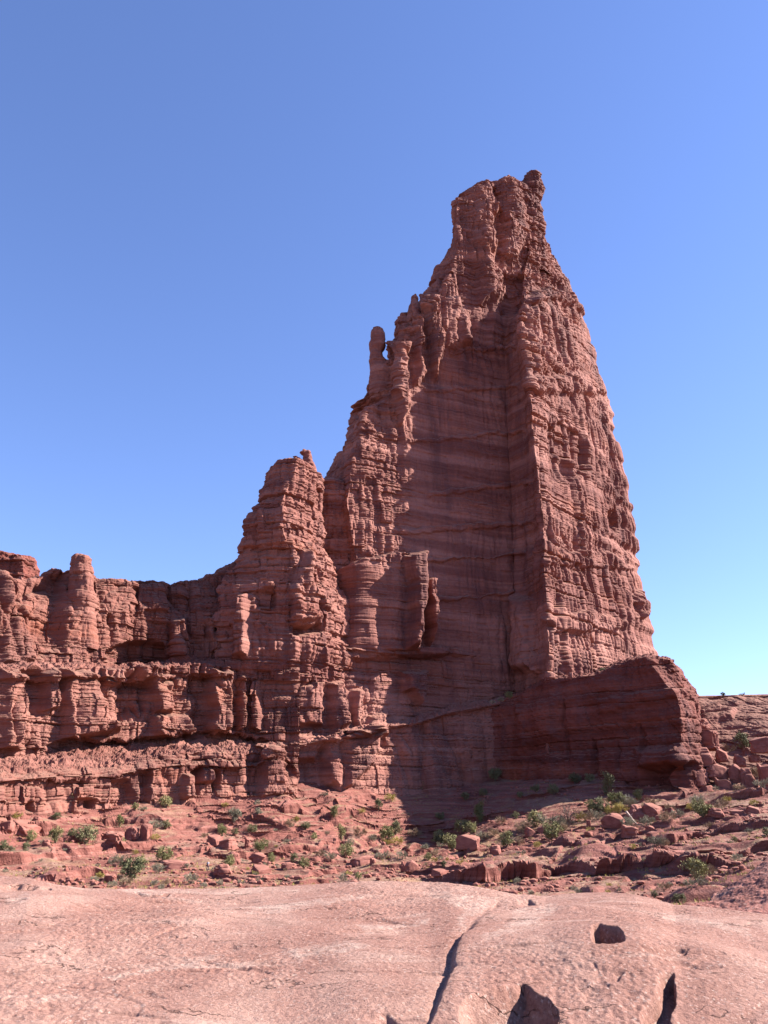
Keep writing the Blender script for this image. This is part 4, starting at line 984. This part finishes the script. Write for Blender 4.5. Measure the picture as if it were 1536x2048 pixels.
BL = [ # px, py, w, h, kind, label
 (92, 1692, 17, 12, 'block', 'small orange-red block alone on the slope below the two left junipers'),
 (40, 1672, 70, 34, 'round', 'large pale domed rock at the left edge below the cliff foot'),
 (10, 1664, 34, 26, 'round', 'smaller pale dome cut off by the left edge of the photo'),
 (226, 1688, 44, 24, 'slab', 'flat-topped red ledge block with a deep shaded underside, left half of the slope'),
 (262, 1680, 36, 28, 'round', 'rounded red block squeezed between the flat ledge block and a dark split pillar'),
 (289, 1680, 22, 36, 'block', 'tall split red pillar block at the end of the ledge, beside a yellow low shrub'),
 (72, 1650, 26, 16, 'round', 'small round boulder tucked under the far left cliff foot'),
 (428, 1690, 34, 22, 'block', 'dark shadowed block at the left end of the knobby outcrop'),
 (452, 1700, 44, 28, 'stack', 'knobby fluted outcrop with a flat cap in the middle of the lit slope'),
 (493, 1697, 15, 26, 'stack', 'slim little hoodoo standing right of the knobby outcrop'),
 (465, 1730, 30, 28, 'round', 'smooth pale dome with a shrub against its left side'),
 (515, 1728, 30, 26, 'stack', 'stacked dark knob of thin beds just below the little hoodoo'),
 (446, 1750, 38, 20, 'slab', 'low red boulder casting a dark shadow below the smooth dome'),
 (520, 1748, 46, 18, 'slab', 'broad low boulder with a black shadow gap at its left end'),
 (516, 1762, 16, 12, 'block', 'small reddish cube lying in front of the broad low boulder'),
 (218, 1764, 30, 18, 'block', 'isolated red block with a hollow top near the slickrock edge, left'),
 (350, 1736, 60, 16, 'slab', 'long thin slab with a dark overhang left of the hiker'),
 (824, 1748, 28, 28, 'round', 'egg-shaped upright boulder near the slickrock crest'),
 (808, 1744, 14, 20, 'round', 'narrow companion stone leaning on the egg-shaped boulder'),
 (880, 1752, 38, 14, 'slab', 'low dark-bellied slab right of the egg-shaped boulder'),
 (718, 1732, 54, 20, 'slab', 'wide red slab undercut by a black shadow below the big juniper'),
 (745, 1728, 16, 14, 'round', 'round knob at the right end of the wide undercut slab'),
 (577, 1738, 34, 14, 'round', 'small humped boulder in the middle of the slope'),
 (938, 1696, 44, 30, 'block', 'square-cut red block with a shaded front under a wide juniper'),
 (994, 1708, 26, 16, 'block', 'pale tilted block between two green shrubs, right of the square-cut block'),
 (1063, 1672, 24, 18, 'block', 'pair-like cracked red block under the bright round juniper'),
 (1085, 1666, 20, 16, 'block', 'small cracked block touching the right side of the cracked red one'),
 (1178, 1654, 12, 14, 'block', 'tiny upright block on the slope left of the big outcrop'),
 (1180, 1672, 22, 8, 'slab', 'thin flat slab lying below the tiny upright block'),
 (1232, 1658, 46, 36, 'round', 'dark left block of the big outcrop, leaning on a bleached log'),
 (1278, 1644, 40, 34, 'round', 'middle round block of the big outcrop right of the bleached log'),
 (1310, 1634, 46, 30, 'round', 'right block of the big outcrop with a sunlit crown'),
 (1342, 1630, 22, 18, 'round', 'small round boulder just right of the big outcrop'),
 (1262, 1675, 44, 26, 'slab', 'striped bedded boulder in front of the big outcrop'),
 (1308, 1674, 28, 12, 'slab', 'low flat stone right of the striped bedded boulder'),
 (1302, 1662, 16, 12, 'block', 'small wedge stone behind the low flat stone'),
 (1438, 1634, 36, 18, 'slab', 'flat slab with a bright top right of the big green shrub'),
 (1512, 1628, 30, 18, 'block', 'sharp-edged cube with black shaded side at the right slope'),
 (1480, 1630, 34, 12, 'slab', 'low slab left of the sharp-edged cube'),
 (1330, 1700, 20, 10, 'round', 'small rounded stone on the bare rock below the bedded boulder'),
]
for i, (px, py, bw, bh, kd, lb) in enumerate(BL):
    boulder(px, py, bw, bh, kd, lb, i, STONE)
PB = [ # rounded blocks piled against the right end of the pedestal: px, py, w, h, Y
 (1420, 1605, 58, 44, 247, 'lowest big pale boulder of the heap at the pedestal end'), (1452, 1590, 44, 40, 249, 'rounded boulder right of the lowest big one in the heap at the pedestal end'),
 (1402, 1566, 44, 38, 251, 'left middle boulder of the heap at the pedestal end'), (1440, 1556, 48, 36, 252, 'bright middle boulder of the heap at the pedestal end'),
 (1412, 1526, 48, 34, 254, 'split rounded boulder near the top of the heap at the pedestal end'), (1448, 1520, 30, 28, 256, 'small square boulder near the top of the heap, beside a bush'),
 (1392, 1500, 22, 18, 255, 'little round ball of rock perched on the heap'), (1418, 1492, 66, 44, 259, 'broad overhanging block crowning the heap at the pedestal end'),
 (1398, 1462, 60, 34, 264, 'sloping slab above the overhanging block'),
 (1476, 1560, 26, 40, 250, 'narrow dark boulder in the gap right of the heap'), (1502, 1572, 32, 38, 248, 'dark rounded boulder standing right of the gap'), (1484, 1530, 30, 26, 256, 'shaded boulder above the gap right of the heap'),
 (1530, 1500, 54, 36, 254, 'big grey-red boulder under the hillside at the right edge'), (1540, 1572, 44, 54, 244, 'dark block cut off by the right edge of the photo'),
 (1512, 1522, 26, 16, 256, 'flat stone below the big grey-red boulder')]
for i, (px, py, bw, bh, Y, lb) in enumerate(PB):
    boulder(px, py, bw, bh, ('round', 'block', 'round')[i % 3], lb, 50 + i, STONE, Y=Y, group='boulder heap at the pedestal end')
boulder(1381, 1394, 12, 9, 'stack', 'tiny balanced stone on the skyline right of the pedestal', 71, STONE, Y=300, group='stones on the skyline')
boulder(1143, 1357, 15, 14, 'stack', 'dark knob of rock on the pedestal rim against the lit face', 72, STONE, Y=274, group='stones on the skyline')

# loose stones nobody could count
rs = np.random.RandomState(21)
def on_ground(n, y0=95, y1=285):
    Y = rs.uniform(y0, y1, n); X = rs.uniform(-0.5, 0.5, n) * Y
    return X, Y, bil(GZ, X, Y, -150, 42, 0.34)
X, Y, Z = on_ground(22000)
cl_ = vnoise(X / 9, Y / 9, Z * 0 + 4) + 0.5 * vnoise(X / 2.5, Y / 2.5, Z * 0)
keep = cl_ > 0.05; X, Y, Z = X[keep], Y[keep], Z[keep]
V1, F1 = ICO1; n1 = len(V1)
sz = 0.07 * (9.0 ** rs.rand(len(X)) ** 2.2)
jit = 1 + 0.35 * (rs.rand(len(X), n1, 1) - 0.5)
VV = V1[None] * jit * (sz[:, None, None] * rs.uniform(0.6, 1.2, (len(X), 1, 3)) * np.array([1.2, 1.0, 0.75]))
VV = VV + np.stack([X, Y, Z + sz * 0.35], -1)[:, None]
FF = F1[None] + (np.arange(len(X)) * n1)[:, None, None]
tag(raw_obj('rubble', VV.reshape(-1, 3), FF.reshape(-1, 3), STONE), kind='stuff')

# ------------------------------------------------------------------ plants
def leaf_material(name, c1, c2):
    m, t, b = mat_new(name); q = NB(t)
    oi = q.n('ShaderNodeObjectInfo'); n = q.noise(q.coord((1, 1, 1)), 2.5, 3, 0.6)
    f = q.add(q.mul(n, 0.8), q.mul(oi.outputs['Random'], 0.35))
    q.link(q.ramp(f, [(0.3, tuple(x * 0.8 for x in c1)), (0.8, tuple(x * 0.8 for x in c2))]), b.inputs['Base Color'])
    b.inputs['Roughness'].default_value = 0.7
    return m
LEAF = {'green': leaf_material('juniper_leaf', (0.10, 0.105, 0.05), (0.235, 0.215, 0.11)),
        'bright': leaf_material('pinyon_leaf', (0.135, 0.135, 0.05), (0.31, 0.28, 0.125)),
        'sage': leaf_material('sage_leaf', (0.17, 0.15, 0.10), (0.33, 0.30, 0.21)),
        'yellow': leaf_material('rabbitbrush_leaf', (0.28, 0.22, 0.06), (0.50, 0.40, 0.12)),
        'tan': leaf_material('dry_brush_leaf', (0.22, 0.14, 0.09), (0.38, 0.27, 0.17)),
        'dead': leaf_material('bare_twig', (0.10, 0.065, 0.055), (0.18, 0.12, 0.10))}
BARK = leaf_material('bark', (0.11, 0.075, 0.06), (0.20, 0.14, 0.11))

def tube(V, F, pts, r0, r1, n=5):
    pts = [np.array(p, float) for p in pts]; b = len(V)
    for i, p in enumerate(pts):
        d = pts[min(i + 1, len(pts) - 1)] - pts[max(i - 1, 0)]; d /= np.linalg.norm(d) + 1e-9
        a = np.cross(d, [0.3, 0.9, 0.1]); a /= np.linalg.norm(a) + 1e-9; c = np.cross(d, a)
        r = r0 + (r1 - r0) * i / (len(pts) - 1)
        for k in range(n):
            t = 2 * math.pi * k / n; V.append(p + r * (math.cos(t) * a + math.sin(t) * c))
    for i in range(len(pts) - 1):
        for k in range(n):
            F.append((b + i * n + k, b + i * n + (k + 1) % n, b + (i + 1) * n + (k + 1) % n, b + (i + 1) * n + k))

def plant_proto(kind, seed):
    """unit-height plant: trunk and crown meshes (None for a tuft without a visible stem)"""
    r = np.random.RandomState(seed); TV, TF = [], []
    wide = {'round': 0.52, 'tall': 0.30, 'wide': 0.64, 'brush': 0.8, 'snag': 0.42}[kind]
    base = {'round': 0.10, 'tall': 0.08, 'wide': 0.10, 'brush': 0.02, 'snag': 0.2}[kind]
    # limbs
    tips = []
    for k in range({'round': 7, 'tall': 6, 'wide': 9, 'brush': 9, 'snag': 10}[kind]):
        a = r.uniform(0, 2 * math.pi); hgt = r.uniform(0.35, 0.92) if kind != 'brush' else r.uniform(0.3, 0.85)
        rad = wide * r.uniform(0.35, 0.95) * math.sqrt(max(0.05, 1 - ((hgt - 0.5) / 0.55) ** 2))
        tip = np.array([rad * math.cos(a), rad * math.sin(a), hgt]); mid = tip * np.array([0.45, 0.45, 0.55]) + r.normal(0, 0.04, 3)
        tube(TV, TF, [(0, 0, -0.08), mid * 0.45 + r.normal(0, 0.015, 3), mid, tip], 0.032 if kind != 'brush' else 0.012, 0.006)
        tips.append(tip)
        for _ in range(3 if kind == 'snag' else 1):
            q = mid + (tip - mid) * r.uniform(0.2, 0.8); t2 = q + r.normal(0, 0.13, 3) + np.array([0, 0, 0.07]); tube(TV, TF, [q, (q + t2) / 2 + r.normal(0, 0.02, 3), t2], 0.010, 0.004, 4); tips.append(t2)
    # leaf clumps round the limb ends and through the crown
    cents = []
    for t in tips:
        for _ in range(3): cents.append(t + r.normal(0, 0.07, 3))
    for _ in range(26):
        d = r.normal(size=3); d /= np.linalg.norm(d); d *= r.uniform(0.35, 1.0) ** 0.5
        c = np.array([d[0] * wide, d[1] * wide, 0.5 + base / 2 + d[2] * (0.5 - base / 2)])
        if kind == 'tall': c[:2] *= 1.25 - 0.85 * c[2]
        cents.append(c)
    LV, LF = [], []
    per = {'round': 34, 'tall': 30, 'wide': 34, 'brush': 34, 'snag': 5}[kind]
    ls = {'round': 0.034, 'tall': 0.030, 'wide': 0.036, 'brush': 0.028, 'snag': 0.02}[kind]
    for c in cents:
        if c[2] < base: c[2] = base + abs(r.normal(0, 0.05))
        sp = r.uniform(0.035, 0.085)
        for _ in range(per):
            p = c + r.normal(0, sp, 3)
            if p[2] < base * 0.4: continue
            u = r.normal(size=3); u /= np.linalg.norm(u)
            if kind == 'brush': u = u * 0.5 + np.array([p[0], p[1], 0.9]); u /= np.linalg.norm(u)
            v = np.cross(u, r.normal(size=3)); v /= np.linalg.norm(v) + 1e-9
            a, b = ls * r.uniform(0.7, 1.6), ls * r.uniform(0.4, 0.8)
            if kind == 'brush': a *= 2.0; b *= 0.5
            i = len(LV); LV += [p - u * a - v * b * 0.4, p + v * b, p + u * a, p - v * b]; LF.append((i, i + 1, i + 2, i + 3))
    return (np.array(TV), np.array(TF)), (np.array(LV), np.array(LF))
PROTO = {}
def plant(px, py, hpx, kind, leaf, label, cat, name, group, Y=None, seed=0, pos=None):
    p = pos if pos is not None else (sight(px, py) if Y is None else Vector(at(px, py, Y)))
    k = p.length / FPX * 1.0
    v = seed % 4; key = (kind, leaf, v)
    r = random.Random(int(px * 31 + py))
    root = empty(name, label, cat, p, group)
    if key not in PROTO:
        (tv, tf), (lv, lf) = plant_proto(kind, hash((kind, v)) % 1000 if False else {'round': 10, 'tall': 20, 'wide': 30, 'brush': 40, 'snag': 50}[kind] + v)
        t = raw_obj('trunk' if kind != 'brush' else 'stems', tv, tf, BARK); c = raw_obj('crown' if kind != 'brush' else 'foliage', lv, lf, LEAF[leaf]); PROTO[key] = (t, c)
    else:
        t, c = (o.copy() for o in PROTO[key]); C.objects.link(t); C.objects.link(c)
    t.parent = root; c.parent = root
    h = hpx * k * 0.95
    root.scale = (h * r.uniform(0.9, 1.1), h * r.uniform(0.9, 1.1), h); root.rotation_euler = (0, 0, r.uniform(0, 6.28))
    return root
KN = {'G': ('round', 'green'), 'B': ('round', 'bright'), 'W': ('wide', 'bright'), 'D': ('wide', 'green'), 'T': ('tall', 'bright'), 'N': ('tall', 'green'),
      'S': ('brush', 'sage'), 'Y': ('brush', 'yellow'), 'R': ('brush', 'tan'), 'X': ('snag', 'dead'), 'P': ('round', 'sage')}
LOOK = {'G': ('round dark green juniper', 'juniper', 'juniper_tree'), 'B': ('round bright green pinyon', 'pinyon', 'pinyon_tree'), 'W': ('wide bushy bright green juniper', 'juniper', 'juniper_tree'),
        'D': ('wide dark green bush', 'bush', 'bush'), 'T': ('slim upright bright green tree', 'tree', 'slim_tree'), 'N': ('slim upright dark green tree', 'tree', 'slim_tree'),
        'S': ('pale grey sagebrush', 'sagebrush', 'sagebrush'), 'Y': ('yellow flowering brush', 'bush', 'yellow_bush'), 'R': ('dry tan brush', 'bush', 'dry_bush'),
        'X': ('bare dark dead tree', 'dead tree', 'dead_tree'), 'P': ('pale thin grey-green tree', 'tree', 'pale_tree')}
PL = [ # px, py, height px, kind
 (135, 1625, 30, 'T'), (113, 1640, 13, 'D'), (29, 1642, 16, 'Y'), (271, 1621, 14, 'B'), (285, 1622, 10, 'S'), (238, 1656, 24, 'T'), (111, 1686, 27, 'B'), (144, 1684, 18, 'G'), (172, 1689, 36, 'G'),
 (60, 1684, 20, 'B'), (51, 1703, 16, 'G'), (4, 1705, 20, 'G'), (17, 1708, 14, 'S'), (262, 1762, 40, 'D'), (236, 1734, 22, 'S'), (280, 1732, 18, 'B'), (201, 1757, 12, 'Y'), (244, 1693, 12, 'B'), (252, 1772, 16, 'R'), (225, 1775, 12, 'S'),
 (331, 1616, 24, 'B'), (310, 1683, 12, 'Y'), (328, 1724, 26, 'W'), (331, 1659, 18, 'G'), (311, 1660, 20, 'S'), (318, 1747, 16, 'S'), (381, 1768, 20, 'S'), (440, 1664, 14, 'B'), (330, 1772, 14, 'R'), (459, 1733, 20, 'B'),
 (467, 1645, 26, 'P'), (515, 1635, 16, 'P'), (445, 1672, 18, 'B'), (470, 1672, 14, 'G'), (504, 1668, 16, 'D'), (449, 1616, 10, 'Y'), (668, 1637, 24, 'T'), (756, 1622, 24, 'N'), (782, 1604, 16, 'Y'), (721, 1636, 13, 'Y'),
 (611, 1660, 15, 'D'), (628, 1680, 13, 'B'), (683, 1682, 28, 'T'), (693, 1716, 26, 'W'), (774, 1684, 32, 'B'), (792, 1669, 28, 'N'), (796, 1690, 16, 'Y'), (719, 1675, 20, 'R'), (745, 1683, 14, 'S'), (700, 1690, 12, 'S'), (830, 1677, 18, 'R'),
 (880, 1688, 26, 'B'), (520, 1705, 24, 'W'), (542, 1725, 17, 'B'), (587, 1725, 17, 'G'), (608, 1738, 21, 'B'), (660, 1725, 18, 'S'), (640, 1715, 14, 'R'), (804, 1720, 16, 'S'), (856, 1722, 15, 'B'), (716, 1760, 15, 'B'), (686, 1762, 12, 'S'), (888, 1738, 12, 'G'),
 (765, 1720, 16, 'S'), (590, 1645, 12, 'Y'), (580, 1655, 16, 'R'), (750, 1578, 16, 'X'), (775, 1690, 12, 'Y'), (850, 1700, 12, 'S'), (870, 1712, 12, 'R'),
 (959, 1646, 36, 'T'), (881, 1690, 22, 'G'), (905, 1701, 30, 'W'), (925, 1668, 26, 'W'), (944, 1668, 22, 'B'), (1032, 1638, 14, 'G'), (1070, 1655, 32, 'B'), (1014, 1694, 28, 'B'), (1105, 1680, 32, 'W'), (1095, 1656, 24, 'S'), (1045, 1668, 26, 'R'), (1120, 1658, 26, 'S'),
 (1138, 1652, 44, 'X'), (1182, 1624, 22, 'B'), (1201, 1628, 32, 'G'), (1234, 1616, 28, 'W'), (1221, 1630, 18, 'Y'), (1254, 1618, 24, 'S'), (1277, 1606, 24, 'T'), (1266, 1614, 16, 'S'), (1160, 1644, 18, 'Y'), (1175, 1644, 20, 'R'), (1299, 1618, 18, 'R'), (1257, 1656, 20, 'S'), (1296, 1655, 20, 'S'),
 (1335, 1650, 22, 'R'), (1244, 1626, 20, 'Y'), (1075, 1696, 12, 'Y'), (1003, 1650, 16, 'R'), (966, 1682, 18, 'S'), (985, 1674, 16, 'R'), (1152, 1730, 10, 'B'), (1315, 1696, 22, 'S'), (1330, 1694, 16, 'R'), (1090, 1750, 10, 'S'), (957, 1757, 12, 'S'), (990, 1757, 12, 'S'), (1195, 1640, 18, 'S'), (1040, 1690, 14, 'R'),
 (1267, 1700, 10, 'Y'), (870, 1725, 10, 'Y'), (920, 1730, 10, 'Y'), (1130, 1665, 18, 'R'),
 (931, 1602, 16, 'D'), (967, 1594, 15, 'D'), (1107, 1590, 20, 'D'), (1071, 1584, 14, 'D'), (990, 1562, 24, 'D'), (1218, 1592, 40, 'N'), (880, 1640, 14, 'D'), (1150, 1568, 20, 'D'), (1040, 1600, 12, 'D'), (850, 1585, 20, 'D'), (1180, 1565, 16, 'D'),
 (1406, 1636, 32, 'W'), (1381, 1623, 14, 'Y'), (1396, 1612, 20, 'S'), (1526, 1584, 16, 'S'), (1480, 1582, 14, 'R'), (1443, 1618, 18, 'R'), (1357, 1636, 16, 'S'), (1340, 1624, 14, 'R'), (1418, 1659, 14, 'R'), (1394, 1764, 40, 'W'), (1380, 1776, 16, 'S'), (1404, 1772, 14, 'S'),
 (1328, 1782, 16, 'R'), (1360, 1809, 18, 'D'), (1475, 1723, 14, 'S'), (1309, 1796, 12, 'G'), (1470, 1684, 10, 'B'), (1533, 1672, 14, 'G'), (1500, 1668, 10, 'S'), (1508, 1612, 12, 'Y'), (1455, 1605, 12, 'Y'), (1420, 1752, 18, 'R')]
PLY = [(1487, 1498, 30, 'G', 262), (1460, 1505, 16, 'R', 262), (1518, 1556, 22, 'R', 250), (1386, 1396, 16, 'P', 306), (1446, 1394, 9, 'G', 308), (1485, 1393, 7, 'R', 308), (1018, 1398, 16, 'B', 286), (1002, 1404, 10, 'S', 285), (1206, 1352, 16, 'G', 280), (985, 1408, 8, 'S', 284)]
def zone(px, py):
    if py < 1380: return 'at the foot of the tower\'s lit face'
    if py < 1410 and px < 1100: return 'on the high shelf under the dark wall'
    if py < 1410: return 'on the skyline right of the pedestal'
    if px > 1360 and py < 1600: return 'among boulders at the pedestal end'
    if px > 1360 and py < 1700: return 'on the right-hand slope'
    if px > 1290 and py >= 1700: return 'in the gully by the tilted slab'
    if px < 1360 and py < 1608 and px > 840: return 'in the tower\'s shade'
    if py < 1630 and px < 840: return 'along the cliff foot'
    if py > 1715: return 'just beyond the pink slickrock'
    if px < 400: return 'on the left slope'
    if px < 840: return 'on the middle slope'
    return 'on the slope under the pedestal'
ORD = ['leftmost', 'second from the left', 'third from the left', 'fourth from the left', 'fifth from the left', 'sixth from the left', 'seventh from the left', 'eighth from the left', 'ninth from the left', 'tenth from the left', 'eleventh from the left', 'twelfth from the left']
allp = [(a, b, h, k, None) for a, b, h, k in PL] + PLY
cls = {}
for q in sorted(allp): cls.setdefault((q[3], zone(q[0], q[1])), []).append(q)
for i, q in enumerate(allp):
    px, py, h, k, Y = q; z = zone(px, py); mates = cls[(k, z)]
    look, cat, nm = LOOK[k]
    lab = f'{look} {z}' if len(mates) == 1 else f'{look} {z}, {ORD[mates.index(q)]} there'
    plant(px, py, h, *KN[k], lab, cat, nm, {'juniper': 'junipers below the cliffs', 'pinyon': 'pinyons below the cliffs'}.get(cat, 'brush and small trees below the cliffs'), Y=Y, seed=i)
# small scattered tufts of scrub, alike one another
rs2 = random.Random(5); nsc = 0
while nsc < 175:
    yy = rs2.uniform(115, 262); xx = rs2.uniform(-0.47, 0.47) * yy
    if float(vnoise(np.array([xx / 14]), np.array([yy / 14]), np.array([3.0]))[0]) < -0.05: continue
    pos = Vector((xx, yy, gh(xx, yy) - 0.03)); a, b = project(np.array(pos))
    k = rs2.choice('SSSRRY')
    lk = {'S': 'low grey sage tuft dotting the rubbly talus', 'R': 'low dry tan tuft dotting the rubbly talus', 'Y': 'low yellowish tuft dotting the rubbly talus'}[k]
    plant(float(a), float(b), rs2.uniform(5.5, 11), *KN[k], lk, 'scrub tuft', 'scrub_tuft', {'S': 'grey tufts on the talus', 'R': 'tan tufts on the talus', 'Y': 'yellowish tufts on the talus'}[k], seed=nsc, pos=pos)
    nsc += 1
# dry grass
X, Y, Z = on_ground(16000)
keep = (vnoise(X / 11 + 4, Y / 11, Z * 0 + 8) + 0.4 * vnoise(X / 3, Y / 3, Z * 0)) > 0.12; X, Y, Z = X[keep], Y[keep], Z[keep]
nb = 5; n = len(X)
aa = rs.uniform(0, 6.28, (n, nb)); ln = rs.uniform(0.18, 0.45, (n, nb)); lean = rs.uniform(0.1, 0.6, (n, nb))
bx = X[:, None] + rs.normal(0, 0.1, (n, nb)); by = Y[:, None] + rs.normal(0, 0.1, (n, nb)); bz = np.broadcast_to(Z[:, None] - 0.03, (n, nb))
wd = 0.035
A = np.stack([bx - wd * np.sin(aa), by + wd * np.cos(aa), bz], -1); B = np.stack([bx + wd * np.sin(aa), by - wd * np.cos(aa), bz], -1)
T = np.stack([bx + ln * lean * np.cos(aa), by + ln * lean * np.sin(aa), bz + ln], -1)
GV = np.stack([A, B, T], 2).reshape(-1, 3)
tag(raw_obj('dry_grass', GV, np.arange(len(GV)).reshape(-1, 3), LEAF['yellow']), kind='stuff')

# bleached log leaning on the outcrop
p = sight(1268, 1648); k = p.y / FPX
LV_, LF_ = [], []
tube(LV_, LF_, [(-16 * k, -1.2, 22 * k), (-9 * k, -1.0, 14 * k), (-3 * k, -0.8, 6 * k), (4 * k, -0.6, -1 * k)], 0.30, 0.16, 8)
tube(LV_, LF_, [(-9 * k, -1.0, 14 * k), (-6 * k, -1.3, 16 * k), (-4 * k, -1.5, 19 * k)], 0.10, 0.03, 6)
wood = leaf_material('bleached_wood', (0.42, 0.30, 0.25), (0.58, 0.44, 0.38))
lg = raw_obj('fallen_log', np.array(LV_), np.array(LF_), wood, smooth=True); lg.location = p
tag(lg, 'bleached fallen log leaning against the big outcrop under the pedestal', 'log')

# ------------------------------------------------------------------ the hiker
def skin_fig(name, verts, edges, mat, parent=None, sub=2):
    me = bpy.data.meshes.new(name); me.from_pydata([v[:3] for v in verts], edges, []); me.materials.append(mat)
    o = bpy.data.objects.new(name, me); C.objects.link(o)
    m = o.modifiers.new('skin', 'SKIN'); m.use_smooth_shade = True
    for i, v in enumerate(verts): me.skin_vertices[0].data[i].radius = (v[3], v[3] * (v[4] if len(v) > 4 else 1))
    me.skin_vertices[0].data[0].use_root = True
    s_ = o.modifiers.new('sub', 'SUBSURF'); s_.levels = sub; s_.render_levels = sub
    if parent: o.parent = parent
    return o
def flat_mat(name, c):
    m, t, b = mat_new(name); q = NB(t)
    n = q.noise(q.coord((1, 1, 1)), 14, 3); q.link(q.ramp(n, [(0.3, tuple(x * 0.8 for x in c)), (0.7, c)]), b.inputs['Base Color']); return m
hp_ = sight(415, 1743)
man = empty('person', 'hiker in a white shirt and dark trousers walking up the talus', 'person', hp_)
skin = flat_mat('skin', (0.45, 0.26, 0.19)); white = flat_mat('white_shirt', (0.78, 0.78, 0.80)); navy = flat_mat('dark_trousers', (0.06, 0.065, 0.10)); hairm = flat_mat('brown_hair', (0.06, 0.035, 0.025)); packm = flat_mat('pack_cloth', (0.05, 0.045, 0.07))
BV = [(0, 0, 0.95, 0.12, 0.8), (0, 0, 1.12, 0.125, 0.8), (0, 0, 1.34, 0.14, 0.7), (0, 0, 1.46, 0.07), (0, 0.01, 1.54, 0.05), (0, 0.02, 1.62, 0.085, 1.1), (0, 0.02, 1.70, 0.075, 1.1), (0, 0.105, 1.62, 0.014),
      (0.10, 0.02, 0.88, 0.085), (0.11, 0.16, 0.50, 0.055), (0.11, 0.06, 0.10, 0.04), (0.12, 0.20, 0.04, 0.035),
      (-0.10, -0.02, 0.88, 0.085), (-0.11, -0.06, 0.48, 0.055), (-0.11, -0.26, 0.12, 0.04), (-0.12, -0.14, 0.04, 0.035),
      (0.19, 0, 1.40, 0.055), (0.24, -0.06, 1.14, 0.042), (0.25, 0.06, 0.92, 0.03), (0.25, 0.09, 0.86, 0.032, 0.6),
      (-0.19, 0, 1.40, 0.055), (-0.24, 0.0, 1.14, 0.042), (-0.25, 0.16, 0.98, 0.03), (-0.25, 0.20, 0.93, 0.032, 0.6)]
BE = [(0, 1), (1, 2), (2, 3), (3, 4), (4, 5), (5, 6), (5, 7), (0, 8), (8, 9), (9, 10), (10, 11), (0, 12), (12, 13), (13, 14), (14, 15), (2, 16), (16, 17), (17, 18), (18, 19), (2, 20), (20, 21), (21, 22), (22, 23)]
for hnd, sx in ((19, 1), (23, -1)):
    h0 = BV[hnd]
    for j, (dy, ln) in enumerate(((0.03, 0.07), (0.012, 0.08), (-0.008, 0.075), (-0.026, 0.06))):
        i = len(BV); BV += [(h0[0], h0[1] + dy, h0[2] - 0.04, 0.009), (h0[0] - sx * 0.012, h0[1] + dy + 0.004, h0[2] - 0.04 - ln * 0.6, 0.008), (h0[0] - sx * 0.03, h0[1] + dy + 0.008, h0[2] - 0.04 - ln, 0.007)]
        BE += [(hnd, i), (i, i + 1), (i + 1, i + 2)]
    i = len(BV); BV += [(h0[0] - sx * 0.02, h0[1] + 0.045, h0[2] - 0.015, 0.010), (h0[0] - sx * 0.03, h0[1] + 0.055, h0[2] - 0.06, 0.008)]; BE += [(hnd, i), (i, i + 1)]
skin_fig('body', BV, BE, skin, man)
g = 0.014
skin_fig('shirt', [(0, 0, 0.96, 0.135, 0.85), (0, 0, 1.12, 0.14, 0.85), (0, 0, 1.34, 0.155, 0.75), (0, 0, 1.45, 0.085), (0.19, 0, 1.40, 0.07), (0.235, -0.045, 1.20, 0.06), (-0.19, 0, 1.40, 0.07), (-0.235, 0, 1.20, 0.06)], [(0, 1), (1, 2), (2, 3), (2, 4), (4, 5), (2, 6), (6, 7)], white, man)
skin_fig('trousers', [(0, 0, 0.96, 0.13, 0.85), (0.10, 0.02, 0.88, 0.10), (0.11, 0.16, 0.50, 0.07), (0.11, 0.065, 0.14, 0.055), (-0.10, -0.02, 0.88, 0.10), (-0.11, -0.06, 0.48, 0.07), (-0.11, -0.25, 0.15, 0.055)], [(0, 1), (1, 2), (2, 3), (0, 4), (4, 5), (5, 6)], navy, man)
skin_fig('hair', [(0, -0.005, 1.70, 0.088, 1.05), (0, -0.03, 1.64, 0.08)], [(0, 1)], hairm, man)
man.rotation_euler = (0, 0, math.radians(-35))
bp = empty('backpack', 'dark backpack worn by the hiker in the white shirt', 'backpack', hp_); bp.rotation_euler = man.rotation_euler
skin_fig('bag', [(0, -0.17, 1.02, 0.10, 1.1), (0, -0.20, 1.18, 0.115, 1.1), (0, -0.19, 1.38, 0.10, 1.1)], [(0, 1), (1, 2)], packm, bp)
skin_fig('strap', [(0.09, -0.14, 1.42, 0.018), (0.10, 0.0, 1.49, 0.018), (0.10, 0.11, 1.38, 0.018), (0.11, 0.09, 1.15, 0.018), (0.12, -0.1, 1.05, 0.018)], [(0, 1), (1, 2), (2, 3), (3, 4)], packm, bp)
skin_fig('strap', [(-0.09, -0.14, 1.42, 0.018), (-0.10, 0.0, 1.49, 0.018), (-0.10, 0.11, 1.38, 0.018), (-0.11, 0.09, 1.15, 0.018), (-0.12, -0.1, 1.05, 0.018)], [(0, 1), (1, 2), (2, 3), (3, 4)], packm, bp)
